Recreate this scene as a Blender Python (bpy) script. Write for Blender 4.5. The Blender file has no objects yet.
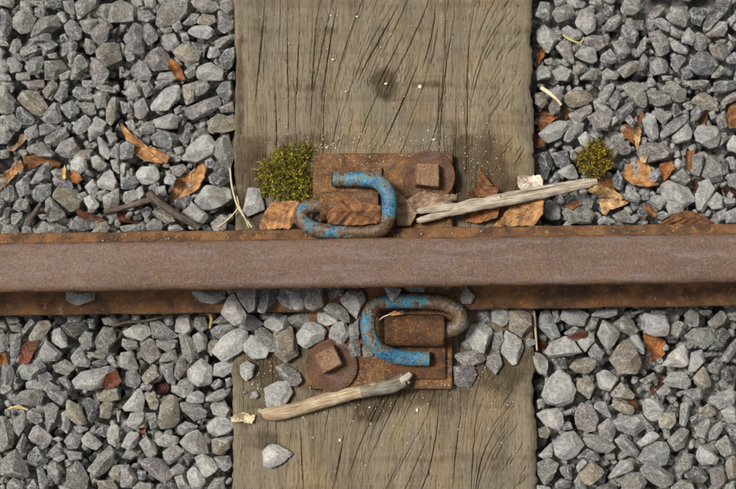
import bpy, bmesh, math, random
import numpy as np
from mathutils import Vector
R = math.radians
rng = np.random.default_rng(7)
random.seed(7)
S = bpy.context.scene
COL = S.collection

# ------------------------------------------------------------------ camera, sky, sun, exposure
CAM = np.array([0.0, -0.096, 1.10])
cam_d = bpy.data.cameras.new('camera'); cam = bpy.data.objects.new('camera', cam_d); COL.objects.link(cam)
cam.location = CAM
cam.rotation_euler = (Vector((0, 0, 0)) - Vector(CAM)).to_track_quat('-Z', 'Y').to_euler()
cam_d.sensor_width = 36; cam_d.lens = 63.6; cam_d.clip_start = .02; cam_d.clip_end = 500
cam_d.dof.use_dof = True; cam_d.dof.focus_distance = 1.07; cam_d.dof.aperture_fstop = 6.3
S.camera = cam

SUN_AZ, SUN_EL = R(-72), R(63)          # azimuth from +Y, towards +X
w = bpy.data.worlds.new('World'); S.world = w; w.use_nodes = True
wn = w.node_tree
sky = wn.nodes.new('ShaderNodeTexSky'); sky.sky_type = 'NISHITA'; sky.sun_disc = False
sky.sun_elevation = SUN_EL; sky.sun_rotation = SUN_AZ
sky.air_density = .6; sky.dust_density = 6.0; sky.ozone_density = .3
bg = wn.nodes['Background']; bg.inputs[1].default_value = .05
hs = wn.nodes.new('ShaderNodeHueSaturation'); hs.inputs['Saturation'].default_value = .22     # overcast: a nearly grey sky
wn.links.new(sky.outputs[0], hs.inputs['Color']); wn.links.new(hs.outputs[0], bg.inputs[0])
sd = bpy.data.lights.new('sun', 'SUN'); sun = bpy.data.objects.new('sun', sd); COL.objects.link(sun)
sd.energy = 2.0; sd.angle = R(12); sd.color = (1, .965, .92)
dirv = Vector((math.sin(SUN_AZ)*math.cos(SUN_EL), math.cos(SUN_AZ)*math.cos(SUN_EL), math.sin(SUN_EL)))
sun.rotation_euler = dirv.to_track_quat('Z', 'Y').to_euler(); sun.location = dirv*5
S.view_settings.view_transform = 'Standard'; S.view_settings.look = 'None'
S.view_settings.gamma = 1; S.view_settings.exposure = 0.97
try: S.view_settings.use_curve_mapping = False
except Exception: pass

# ------------------------------------------------------------------ photo pixel -> point on a level plane
F_ = -CAM/np.linalg.norm(CAM); Rt = np.array([1., 0, 0]); U_ = np.cross(Rt, F_)
KP = 36/63.6/736
def P(px, py, z=0.0):
    px = np.asarray(px, float); py = np.asarray(py, float)
    d = F_ + ((px-368)*KP)[..., None]*Rt + ((244.5-py)*KP)[..., None]*U_
    t = (z-CAM[2])/d[..., 2]
    return CAM + d*t[..., None]
def PXM(z): return KP*(1.1-z)     # metres per photo pixel

# ------------------------------------------------------------------ scene helpers
def mesh(name, V, faces, mat=None, smooth=True):
    me = bpy.data.meshes.new(name)
    V = np.asarray(V, np.float32)
    if isinstance(faces, np.ndarray):
        n, k = faces.shape
        me.vertices.add(len(V)); me.vertices.foreach_set('co', V.ravel())
        me.loops.add(n*k); me.loops.foreach_set('vertex_index', faces.astype(np.int32).ravel())
        me.polygons.add(n)
        me.polygons.foreach_set('loop_start', np.arange(0, n*k, k, dtype=np.int32))
        me.update(calc_edges=True)
    else:
        me.from_pydata(V.tolist(), [], faces); me.update()
    if smooth: me.polygons.foreach_set('use_smooth', np.ones(len(me.polygons), bool))
    if mat: me.materials.append(mat)
    return me
def obj(name, me, parent=None, loc=None):
    o = bpy.data.objects.new(name, me); COL.objects.link(o)
    if parent: o.parent = parent
    if loc is not None: o.location = loc
    return o
def empty(name, loc=(0, 0, 0)):
    o = bpy.data.objects.new(name, None); COL.objects.link(o); o.location = loc; o.empty_display_size = .01
    return o
def tag(o, label=None, cat=None, group=None, kind=None):
    for k, v in (('label', label), ('category', cat), ('group', group), ('kind', kind)):
        if v: o[k] = v
    return o
def pattr(me, name, arr, kind='FLOAT_COLOR'):
    a = me.attributes.new(name, kind, 'POINT')
    arr = np.asarray(arr, np.float32)
    a.data.foreach_set('color' if kind == 'FLOAT_COLOR' else ('vector' if kind == 'FLOAT_VECTOR' else 'value'), arr.ravel())
def noise3(Pn, freq, seed, octs=1):
    """cheap smooth noise: sum of random sines, about -1..1"""
    g = np.random.default_rng(seed); out = 0; a = 1; tot = 0
    for o in range(octs):
        s = 0
        for k in range(5):
            d = g.normal(size=Pn.shape[1]); d /= np.linalg.norm(d)
            s = s + np.sin(Pn@d*freq*g.uniform(.7, 1.4)*6.283 + g.uniform(0, 6.28))
        out = out + a*s/3; tot += a; a *= .55; freq *= 2.1
    return out/tot

# ------------------------------------------------------------------ procedural materials
class NB:
    def __init__(s, name):
        s.m = bpy.data.materials.new(name); s.m.use_nodes = True; s.t = s.m.node_tree
        s.b = s.t.nodes['Principled BSDF']
    def n(s, typ, **kw):
        nd = s.t.nodes.new('ShaderNode'+typ)
        for k, v in kw.items(): setattr(nd, k, v)
        return nd
    def l(s, a, b): s.t.links.new(a, b)
    def attr(s, name, out='Color'): nd = s.n('Attribute', attribute_name=name); return nd.outputs[out]
    def pos(s): return s.n('NewGeometry').outputs['Position']
    def mapv(s, v, scale=(1, 1, 1), loc=(0, 0, 0)):
        nd = s.n('Mapping'); nd.inputs['Scale'].default_value = scale; nd.inputs['Location'].default_value = loc
        s.l(v, nd.inputs['Vector']); return nd.outputs[0]
    def noise(s, v, scale, detail=4, rough=.6, dist=0):
        nd = s.n('TexNoise'); nd.inputs['Scale'].default_value = scale; nd.inputs['Detail'].default_value = detail
        nd.inputs['Roughness'].default_value = rough; nd.inputs['Distortion'].default_value = dist
        s.l(v, nd.inputs['Vector']); return nd.outputs['Fac']
    def voro(s, v, scale, feature='F1', out='Distance'):
        nd = s.n('TexVoronoi', feature=feature); nd.inputs['Scale'].default_value = scale
        s.l(v, nd.inputs['Vector']); return nd.outputs[out]
    def ramp(s, f, a, b, lo=0, hi=1):
        nd = s.n('MapRange'); nd.interpolation_type = 'SMOOTHSTEP'
        s.l(f, nd.inputs[0])
        for i, v in zip((1, 2, 3, 4), (a, b, lo, hi)): nd.inputs[i].default_value = v
        return nd.outputs[0]
    def math(s, op, a, b=None):
        nd = s.n('Math', operation=op)
        for i, v in enumerate((a, b)):
            if v is None: continue
            if isinstance(v, (int, float)): nd.inputs[i].default_value = v
            else: s.l(v, nd.inputs[i])
        return nd.outputs[0]
    def mix(s, f, a, b, blend='MIX'):
        nd = s.n('Mix', data_type='RGBA', blend_type=blend)
        for i, v in ((0, f), (6, a), (7, b)):
            if isinstance(v, (int, float)): nd.inputs[i].default_value = v
            elif isinstance(v, tuple): nd.inputs[i].default_value = (*v, 1)
            else: s.l(v, nd.inputs[i])
        return nd.outputs[2]
    def bump(s, h, strength=.5, dist=.001, prev=None):
        nd = s.n('Bump'); nd.inputs['Strength'].default_value = strength; nd.inputs['Distance'].default_value = dist
        s.l(h, nd.inputs['Height'])
        if prev: s.l(prev, nd.inputs['Normal'])
        return nd.outputs[0]
    def done(s, col, rough=.8, normal=None, spec=.3, metal=0):
        if isinstance(col, tuple): s.b.inputs['Base Color'].default_value = (*col, 1)
        else: s.l(col, s.b.inputs['Base Color'])
        if isinstance(rough, (int, float)): s.b.inputs['Roughness'].default_value = rough
        else: s.l(rough, s.b.inputs['Roughness'])
        s.b.inputs['Specular IOR Level'].default_value = spec
        s.b.inputs['Metallic'].default_value = metal
        if normal: s.l(normal, s.b.inputs['Normal'])
        return s.m

def m_stone():
    s = NB('ballast_rock'); p = s.pos(); c = s.attr('tone')
    big = s.noise(p, 70, 4, .6); mid = s.noise(p, 330, 6, .75); fine = s.noise(p, 900, 4, .8)
    c = s.mix(s.ramp(big, .36, .64), s.mix(1, c, (.74, .74, .755), 'MULTIPLY'), s.mix(1, c, (1.2, 1.18, 1.12), 'MULTIPLY'))
    c = s.mix(s.ramp(mid, .38, .58, .85, 0), c, s.mix(1, c, (.58, .56, .54), 'MULTIPLY'))
    # pale crust left on the worn edges
    pt = s.n('NewGeometry').outputs['Pointiness']
    edge = s.math('MULTIPLY', s.ramp(pt, .51, .57), s.ramp(mid, .40, .56))
    c = s.mix(s.math('MULTIPLY', edge, .7), c, (.70, .685, .64))
    # dark pits, dusty flecks and pale veins
    c = s.mix(s.ramp(fine, .30, .44, .75, 0), c, s.mix(1, c, (.30, .28, .26), 'MULTIPLY'))
    fl = s.math('MULTIPLY', s.ramp(fine, .53, .61), s.ramp(s.noise(p, 130, 2), .34, .56))
    c = s.mix(s.math('MULTIPLY', fl, .9), c, (.80, .78, .73))
    v = s.ramp(s.math('ABSOLUTE', s.math('SUBTRACT', s.noise(p, 75, 4, .6, .6), .5)), 0, .014, 1, 0)
    c = s.mix(s.math('MULTIPLY', s.math('MULTIPLY', v, s.ramp(s.noise(p, 28, 1), .46, .56)), .75), c, (.70, .69, .65))
    # brown soil stain
    st = s.ramp(s.noise(p, 38, 3, .6), .56, .72, 0, .5)
    c = s.mix(st, c, (.19, .13, .065))
    h = s.math('ADD', s.math('MULTIPLY', mid, 1.2), s.math('MULTIPLY', fine, .6))
    return s.done(c, .84, s.bump(h, 1.0, .0032), .3)

def rust(name, base, dark, orange, pale, amt=.5, scale=1, gloss=.75):
    s = NB(name); p = s.pos()
    a = s.noise(p, 55*scale, 5, .65); b = s.noise(p, 240*scale, 5, .7); f = s.noise(p, 900, 3, .7)
    c = s.mix(s.ramp(a, .35, .65), dark, base)
    c = s.mix(s.ramp(b, .50, .66, 0, amt), c, orange)
    c = s.mix(s.math('MULTIPLY', s.ramp(s.noise(s.mapv(p, (1, 1, 1), (3, 1, 2)), 95*scale, 4), .52, .68), .65), c, pale)
    c = s.mix(s.ramp(f, .38, .58, .75, 0), c, s.mix(1, c, (.30, .26, .25), 'MULTIPLY'))
    pit = s.ramp(s.voro(p, 420), .05, .22, 1, 0)
    c = s.mix(s.math('MULTIPLY', pit, s.ramp(a, .45, .6, 0, .7)), c, (.045, .022, .014))
    h = s.math('ADD', b, s.math('MULTIPLY', f, .5))
    return s.done(c, gloss, s.bump(s.math('SUBTRACT', h, s.math('MULTIPLY', pit, .3)), .9, .0018), .35)

def m_rail():
    s = NB('worn_rail_steel'); p = s.pos()
    nz = s.n('SeparateXYZ'); s.l(s.n('NewGeometry').outputs['Normal'], nz.inputs[0])
    sp = s.n('SeparateXYZ'); s.l(p, sp.inputs[0])
    # foot and web: flaking rust
    a = s.noise(p, 60, 5, .65); b = s.noise(p, 190, 5, .7); f = s.noise(p, 1000, 3, .7)
    foot = s.mix(s.ramp(a, .35, .65), (.075, .037, .018), (.225, .105, .037))
    foot = s.mix(s.ramp(b, .56, .68, 0, .85), foot, (.42, .175, .034))
    foot = s.mix(s.ramp(s.noise(p, 120, 4), .60, .7, 0, .5), foot, (.22, .17, .11))
    foot = s.mix(s.ramp(f, .35, .6, .5, 0), foot, s.mix(1, foot, (.4, .38, .36), 'MULTIPLY'))
    # running surface: brown film, drawn out along the rail
    ms = s.mapv(p, (.16, 1, 1)); st = s.noise(ms, 150, 6, .65, .3); s2 = s.noise(ms, 38, 4, .6); g = s.noise(p, 620, 5, .85)
    top = s.mix(s.ramp(s2, .36, .64), (.112, .064, .043), (.160, .102, .074))
    top = s.mix(s.ramp(st, .50, .64, 0, .4), top, (.185, .160, .160))
    top = s.mix(s.ramp(s.noise(s.mapv(p, (.4, 1, 1), (1, 2, 3)), 210, 5, .7), .54, .66, 0, .65), top, (.070, .043, .033))
    top = s.mix(s.ramp(s.noise(p, 30, 4), .48, .68, 0, .55), top, (.15, .078, .042))
    top = s.mix(s.ramp(g, .52, .64, 0, .75), top, (.27, .165, .085))
    top = s.mix(s.ramp(g, .36, .50, .8, 0), top, (.062, .040, .032))
    scr = s.ramp(s.noise(s.mapv(p, (1, .35, 1), (.4, .2, 0)), 700, 2, .5, .4), .62, .7, 0, .35)
    top = s.mix(scr, top, (.26, .21, .17))
    fac = s.math('MULTIPLY', s.ramp(s.math('ADD', nz.outputs[2], s.math('MULTIPLY', s.math('SUBTRACT', b, .5), .5)), .45, .8), s.ramp(sp.outputs[2], .055, .07))
    c = s.mix(fac, foot, top)
    r = s.ramp(fac, 0, 1, .8, .5)
    h = s.math('ADD', s.math('MULTIPLY', b, s.ramp(fac, 0, 1, 1, .25)), s.math('MULTIPLY', s.math('ADD', f, g), .4))
    return s.done(c, r, s.bump(h, .9, .0016), .45)

def m_clip():
    s = NB('chipped_blue_paint'); p = s.pos()
    a = s.noise(p, 100, 5, .65, .3); b = s.noise(p, 300, 5, .75); f = s.noise(p, 900, 4, .75)
    base = s.mix(s.ramp(b, .38, .62), (.050, .028, .016), (.150, .085, .044))
    base = s.mix(s.ramp(f, .5, .66, 0, .5), base, (.24, .175, .11))
    base = s.mix(s.ramp(f, .32, .46, .7, 0), base, (.03, .018, .012))
    pw = s.attr('paint', 'Fac')
    k = s.math('ADD', s.math('ADD', s.math('MULTIPLY', a, .58), s.math('ADD', s.math('MULTIPLY', b, .24), s.math('MULTIPLY', f, .18))), s.math('MULTIPLY', s.math('SUBTRACT', pw, .66), .36))
    paint = s.mix(s.ramp(s.noise(p, 120, 4, .6), .38, .64), (.005, .055, .135), (.030, .190, .275))
    paint = s.mix(s.ramp(f, .50, .66, 0, .65), paint, (.27, .39, .43))
    paint = s.mix(s.ramp(f, .34, .46, .6, 0), paint, (.010, .045, .08))
    edge = s.math('MULTIPLY', s.ramp(k, .47, .50), s.ramp(k, .50, .54, 1, 0))
    c = s.mix(s.ramp(k, .505, .53), base, paint)
    c = s.mix(s.math('MULTIPLY', edge, .6), c, (.16, .27, .27))
    h = s.math('ADD', s.math('MULTIPLY', s.ramp(k, .50, .53), .9), s.math('ADD', s.math('MULTIPLY', b, .6), s.math('MULTIPLY', f, .3)))
    return s.done(c, .5, s.bump(h, .5, .0010), .4)

def m_wood():
    s = NB('weathered_timber'); uv = s.attr('grain', 'Vector'); p = s.pos()
    fib = s.noise(s.mapv(uv, (1, .05, 1)), 2300, 4, .75); f2 = s.noise(s.mapv(uv, (1, .04, 1)), 520, 5, .7)
    band = s.noise(s.mapv(uv, (1, .10, 1)), 60, 4, .6); big = s.noise(p, 13, 4, .6); blot = s.noise(p, 45, 5, .65)
    c = s.mix(s.ramp(band, .33, .67), (.166, .134, .087), (.272, .217, .140))
    c = s.mix(s.ramp(big, .40, .64, 0, .55), c, (.200, .175, .125))
    c = s.mix(s.ramp(s.noise(s.mapv(p, (1, .5, 1), (2, 5, 0)), 16, 3), .52, .70, 0, .55), c, (.31, .215, .105))
    c = s.mix(s.ramp(f2, .36, .54, .55, 0), c, s.mix(1, c, (.52, .50, .47), 'MULTIPLY'))
    c = s.mix(s.ramp(fib, .36, .52, .7, 0), c, s.mix(1, c, (.40, .38, .35), 'MULTIPLY'))
    c = s.mix(s.ramp(fib, .54, .68, 0, .4), c, (.38, .315, .21))
    # short open pores
    dash = s.ramp(s.noise(s.mapv(uv, (1, .09, 1), (.3, .1, 0)), 1000, 2, .5), .27, .35, .9, 0)
    c = s.mix(dash, c, (.035, .026, .017))
    # marks the saw left across the grain
    saw = s.noise(s.mapv(p, (.05, 1, 1)), 75, 3, .6); sw2 = s.noise(s.mapv(p, (.12, 1, 1)), 700, 3, .6)
    c = s.mix(s.ramp(saw, .54, .68, 0, .35), c, s.mix(1, c, (.55, .52, .50), 'MULTIPLY'))
    c = s.mix(s.ramp(sw2, .40, .56, .16, 0), c, s.mix(1, c, (.55, .52, .48), 'MULTIPLY'))
    c = s.mix(s.ramp(blot, .55, .70, 0, .55), c, s.mix(1, c, (.55, .50, .44), 'MULTIPLY'))
    wet = s.attr('stain', 'Fac')
    wf = s.ramp(s.math('ADD', wet, s.math('MULTIPLY', s.math('SUBTRACT', blot, .5), 2.2)), .10, .85)
    c = s.mix(s.math('MULTIPLY', wf, s.math('MINIMUM', s.math('MULTIPLY', wet, 1.6), .95)), c, s.mix(1, c, (.40, .35, .30), 'MULTIPLY'))
    fl = s.ramp(s.noise(p, 1300, 2, .6), .68, .76, 0, .5)
    c = s.mix(fl, c, (.44, .39, .29))
    h = s.math('ADD', s.math('MULTIPLY', fib, .8), s.math('ADD', s.math('MULTIPLY', f2, .6), s.math('SUBTRACT', s.math('MULTIPLY', sw2, .25), dash)))
    return s.done(c, .85, s.bump(h, .9, .0011), .22)

def m_leaf():
    s = NB('dry_leaf'); p = s.pos(); c0 = s.attr('tone'); uv = s.attr('leafuv', 'Vector')
    sp = s.n('SeparateXYZ'); s.l(uv, sp.inputs[0])
    av = s.math('ABSOLUTE', sp.outputs[1])
    ph = s.math('SINE', s.math('MULTIPLY', s.math('SUBTRACT', sp.outputs[0], s.math('MULTIPLY', av, .55)), 20.0))
    vein = s.math('MAXIMUM', s.ramp(ph, .90, 1.0), s.ramp(av, .02, .05, 1, 0))
    n = s.noise(p, 120, 5, .65); f = s.noise(p, 600, 4, .7)
    c = s.mix(s.ramp(n, .36, .64), s.mix(1, c0, (.42, .36, .34), 'MULTIPLY'), s.mix(1, c0, (1.15, 1.1, 1.05), 'MULTIPLY'))
    c = s.mix(s.ramp(f, .36, .6, .5, 0), c, s.mix(1, c, (.5, .44, .4), 'MULTIPLY'))
    c = s.mix(s.math('MULTIPLY', vein, .45), c, s.mix(1, c, (1.5, 1.4, 1.25), 'MULTIPLY'))
    h = s.math('ADD', s.math('MULTIPLY', n, .7), s.math('ADD', s.math('MULTIPLY', vein, .5), s.math('MULTIPLY', f, .4)))
    m = s.done(c, .62, s.bump(h, .9, .0014), .4)
    return m

def m_twig(name, a, b, dk, stretch=(1, .12, .12)):
    s = NB(name); uv = s.attr('tw', 'Vector'); p = s.pos()
    f = s.noise(s.mapv(uv, (.08, 1, 1)), 700, 5, .7); n = s.noise(p, 120, 4, .6); g = s.noise(p, 700, 4, .7)
    c = s.mix(s.ramp(n, .35, .65), a, b)
    c = s.mix(s.ramp(f, .36, .6, .8, 0), c, dk)
    c = s.mix(s.ramp(g, .62, .74, 0, .5), c, (.45, .42, .36))
    return s.done(c, .8, s.bump(s.math('ADD', f, s.math('MULTIPLY', g, .5)), .8, .001), .25)

def m_attr(name, rough=.8, var=.5, scale=300):
    s = NB(name); p = s.pos(); c = s.attr('tone'); n = s.noise(p, scale, 4, .65)
    c = s.mix(s.ramp(n, .35, .62, var, 0), c, s.mix(1, c, (.45, .42, .38), 'MULTIPLY'))
    return s.done(c, rough, s.bump(n, .5, .0008), .25)

def m_ground():
    s = NB('gravel_soil'); p = s.pos()
    cell = s.voro(p, 45, 'F1', 'Color'); d = s.voro(p, 45)
    n = s.noise(p, 200, 5, .7)
    g = s.n('RGBToBW'); s.l(cell, g.inputs[0])
    c = s.mix(g.outputs[0], (.10, .098, .09), (.30, .295, .28))
    c = s.mix(s.ramp(n, .4, .62, .7, 0), c, (.06, .045, .03))
    h = s.math('SUBTRACT', s.math('MULTIPLY', n, .25), s.math('MULTIPLY', d, 1.4))
    return s.done(c, .9, s.bump(h, 1, .012), .2)

M = dict(stone=m_stone(), rail=m_rail(), clip=m_clip(), wood=m_wood(), leaf=m_leaf(),
         plate=rust('rusty_plate', (.220, .112, .042), (.085, .044, .022), (.40, .175, .036), (.24, .17, .12), .8),
         washer=rust('rusty_washer', (.165, .082, .040), (.075, .040, .025), (.27, .10, .026), (.165, .118, .10), .6),
         bolt=rust('rusty_bolt', (.32, .190, .105), (.20, .105, .055), (.36, .17, .06), (.33, .25, .18), .5, 1.2),
         housing=rust('rusty_housing', (.150, .066, .023), (.060, .028, .014), (.33, .125, .020), (.13, .08, .05), .7),
         bleached=m_twig('bleached_stick', (.40, .34, .25), (.52, .46, .36), (.15, .115, .075)),
         bare=m_twig('bare_stick', (.38, .28, .17), (.50, .40, .27), (.18, .115, .06)),
         bark=m_twig('grey_bark', (.17, .155, .11), (.27, .25, .19), (.07, .055, .038)),
         twig=m_twig('brown_twig', (.085, .062, .044), (.16, .125, .095), (.03, .022, .016)),
         straw=m_attr('straw', .7, .35), moss=m_attr('moss', .75, .3), grit=m_attr('grit', .85, .2), ground=m_ground())

# ------------------------------------------------------------------ the ground under the ballast
n = 64; ax = np.concatenate([-np.geomspace(40, .6, 20), np.linspace(-.55, .55, 24), np.geomspace(.6, 40, 20)])
X, Y = np.meshgrid(ax, ax); Z = np.where(np.hypot(X, Y) < .58, -.058, -.024)
gi = np.arange(64*64).reshape(64, 64)
gf = np.stack([gi[:-1, :-1], gi[:-1, 1:], gi[1:, 1:], gi[1:, :-1]], -1).reshape(-1, 4)
tag(obj('ground', mesh('ground', np.stack([X, Y, Z], -1).reshape(-1, 3), gf, M['ground'])), kind='structure')

# ------------------------------------------------------------------ height map, so loose things lie on what is under them
HX0, HY0, HC = -.5, -.42, .0015
HM = np.full((560, 670), -.045, np.float32)
def hidx(x, y): return (np.clip(((np.asarray(y)-HY0)/HC).astype(int), 0, 559), np.clip(((np.asarray(x)-HX0)/HC).astype(int), 0, 669))
def hput(V):
    i, j = hidx(V[:, 0], V[:, 1]); np.maximum.at(HM, (i, j), V[:, 2])
def hget(x, y, q=75, r=.004):
    i, j = hidx(x, y); k = max(1, int(r/HC))
    return float(np.percentile(HM[max(0, i-k):i+k+1, max(0, j-k):j+k+1], q))

# ------------------------------------------------------------------ timber sleeper
def crack_layer(xs, ys, K):
    H = np.zeros((len(ys), len(xs)), np.float32); dx = xs[1]-xs[0]; dy = ys[1]-ys[0]
    g = np.random.default_rng(21)
    def slope(x):                       # dx/dy of the grain: upright at the left, leaning on the right
        return np.interp(x, [-.13, -.05, -.02, .01, .045, .062, .085, .105, .14], [-.02, .02, .25, .52, .45, .04, .04, .55, .80])
    def carve(x, y, L, wd, dp, lean=None):
        st = .0005; m = int(L/st); sg = 1
        dr = g.normal(0, .05)
        for i in range(m):
            u = i/m; k = slope(x)+dr if lean is None else lean
            y -= st*sg; x -= st*k*sg + g.normal(0, .00006)
            ix = int(round((x-xs[0])/dx)); iy = int(round((y-ys[0])/dy))
            if ix < 3 or iy < 3 or ix > len(xs)-4 or iy > len(ys)-4: continue
            wp = math.sin(math.pi*min(1, max(0, u)))**.5
            for a in (-1, 0, 1):
                d = abs(xs[ix+a]-x)/(wd*wp+1e-6)
                if d < 1.3: H[iy, ix+a] = min(H[iy, ix+a], -dp*wp*max(0., 1-d*d/2.6))
    x0, x1, y0, y1 = xs[0], xs[-1], ys[0], ys[-1]
    for i in range(430):
        x = g.uniform(x0, x1); big = g.random() < .16
        if .04 < x < .085 and g.random() < .5: big = True
        carve(x, g.uniform(y0, y1), g.uniform(.014, .07)*(2.0 if big else 1), .00031 if big else .00020, (.0022 if big else .0012)*g.uniform(.6, 1.2))
    # long splits seen in the photo
    for (a, b, L) in ((402, 0, .075), (436, 0, .062), (447, 2, .20), (455, 10, .13), (476, 0, .17), (470, 40, .10), (339, 0, .10), (288, 0, .13), (300, 20, .09), (275, 60, .12), (318, 10, .10),
                      (420, 60, .08), (440, 75, .07), (265, 5, .09), (462, 400, .08), (440, 395, .09), (300, 420, .06), (345, 430, .05), (480, 400, .09), (500, 420, .08)):
        q = P(a, b); carve(q[0], q[1], L, .00036, .0034)
    # torn diagonal splits near the right edge
    for i in range(130):
        y = g.uniform(y0, y1); x = x1-.001-abs(g.normal(0, .014))
        carve(x, y, g.uniform(.006, .02), .00030, g.uniform(.0008, .0025), g.uniform(.5, .95))
    return H, slope
def build_sleeper():
    xl, xr = P(233, 244.5)[0], P(534, 244.5)[0]
    dx = .00042; dy = .00095
    xs = np.arange(xl+.0045, xr-.0045, dx); ys = np.arange(-.265, .265, dy)
    H, slope = crack_layer(xs, ys, None)
    XX, YY = np.meshgrid(xs, ys)
    pp = np.stack([XX, YY], -1).reshape(-1, 2)
    wob = noise3(pp, 14, 3, 2).reshape(XX.shape)*.0007
    ug = np.cumsum(np.ones_like(xs))*0
    Ucoord = XX + slope(XX)*0.0
    # streamline coordinate: follow the grain back to y = 0
    xx = XX.copy(); yy = YY.copy()
    for it in range(24): xx = xx - slope(xx)*(YY/24)*.12
    xx = xx + noise3(pp, 6, 77, 2).reshape(XX.shape)*.004
    Ucoord = xx
    fib = noise3(np.stack([Ucoord.ravel(), YY.ravel()*.03], -1), 300, 5, 2).reshape(XX.shape)*.00012
    Z = H + wob + fib
    Z -= Z.max()*0
    # knot: a slight hollow
    kp = P(386, 83); d = np.hypot(XX-kp[0], (YY-kp[1]))/.013
    Z -= .0012*np.exp(-d**2*1.2)*(1+.6*noise3(pp, 220, 9).reshape(XX.shape))
    # the two long sides folded down
    K = 9; cols = []; zs = []
    for side in (-1, 1):
        ang = np.linspace(0, math.pi/2, 5)[1:]
        ox = [.0045*math.sin(a) for a in ang] + [.0045+.0004]*4
        oz = [-.0045*(1-math.cos(a)) for a in ang] + [-.012, -.03, -.07, -.13]
        cols.append((side, ox, oz))
    base = [XX]; bz = [Z]; uu = [Ucoord]
    L_x, L_z, L_u, R_x, R_z, R_u = [], [], [], [], [], []
    def ragged(sd, amp):
        gg = np.random.default_rng(sd); o = 0
        for wd, a in ((3, .25), (9, .5), (31, .8), (90, 1.0)):
            v = np.convolve(gg.normal(size=len(ys)+2*wd), np.hanning(wd+2)[1:-1], 'same')[wd:-wd]; o = o+a*v/v.std()
        return np.clip(o/o.std(), -2.2, 1.6)*amp
    nzl = ragged(11, .0009); nzr = ragged(12, .0012)
    for (o, z) in zip(cols[0][1], cols[0][2]):
        L_x.append(xs[0]-o+nzl*(o/.0045)); L_z.append(Z[:, 0]*.6+z); L_u.append(Ucoord[:, 0]-o+z)
    for (o, z) in zip(cols[1][1], cols[1][2]):
        R_x.append(xs[-1]+o+nzr*(o/.0045)); R_z.append(Z[:, -1]*.6+z); R_u.append(Ucoord[:, -1]+o-z)
    X2 = np.column_stack(L_x[::-1]+[XX]+R_x); Z2 = np.column_stack(L_z[::-1]+[Z]+R_z); U2 = np.column_stack(L_u[::-1]+[Ucoord]+R_u)
    Y2 = np.repeat(ys[:, None], X2.shape[1], 1)
    # plain ends beyond the frame
    for sgn, fn in ((-1, 0), (1, -1)):
        row = lambda A: A[fn][None]
        ey = sgn*np.array([.30, .45, .70, .95, .951])
        Xn = np.repeat(row(X2), 5, 0); Zn = np.repeat(row(Z2), 5, 0); Un = np.repeat(row(U2), 5, 0); Yn = np.repeat(ey[:, None], X2.shape[1], 1)
        Zn[-1] = -.13
        if sgn > 0: X2, Z2, U2, Y2 = (np.vstack([a, b]) for a, b in ((X2, Xn), (Z2, Zn), (U2, Un), (Y2, Yn)))
        else: X2, Z2, U2, Y2 = (np.vstack([b[::-1], a]) for a, b in ((X2, Xn), (Z2, Zn), (U2, Un), (Y2, Yn)))
    V = np.stack([X2, Y2, Z2], -1).reshape(-1, 3)
    nr, nc = X2.shape; gi = np.arange(nr*nc).reshape(nr, nc)
    Fq = np.stack([gi[:-1, :-1], gi[:-1, 1:], gi[1:, 1:], gi[1:, :-1]], -1).reshape(-1, 4)
    me = mesh('timber_sleeper', V, Fq, M['wood'])
    pattr(me, 'grain', np.stack([U2, Y2, U2*0], -1).reshape(-1, 3), 'FLOAT_VECTOR')
    st = np.zeros(len(V))
    def blob(px, py, rx, ry, a):
        nonlocal st
        c = P(px, py); k = PXM(0); st = np.maximum(st, a*np.exp(-(((V[:, 0]-c[0])/(rx*k))**2+((V[:, 1]-c[1])/(ry*k))**2)**1.5))
    blob(386, 83, 17, 18, 1.0); blob(420, 85, 40, 5, .6); blob(300, 88, 40, 6, .45); blob(480, 86, 30, 5, .5); blob(330, 30, 120, 5, .45)
    blob(380, 395, 110, 20, .75); blob(270, 350, 45, 70, .85); blob(500, 360, 45, 45, .8); blob(375, 410, 26, 14, .9); blob(262, 440, 22, 12, .7)
    blob(478, 172, 50, 46, .95); blob(500, 195, 40, 30, .9); blob(250, 180, 24, 60, .85); blob(300, 140, 70, 12, .6); blob(240, 90, 6, 120, .6); blob(526, 200, 12, 160, .35); blob(280, 150, 60, 22, .35); blob(500, 470, 60, 20, .25)
    pattr(me, 'stain', st, 'FLOAT')
    o = obj('timber_sleeper', me)
    tag(o, 'weathered brown timber sleeper with long grain splits running under the rail', 'sleeper')
    i0, j0 = hidx(xl, -.4); i1, j1 = hidx(xr, .4); HM[i0:i1, j0:j1] = 0
build_sleeper()

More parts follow.
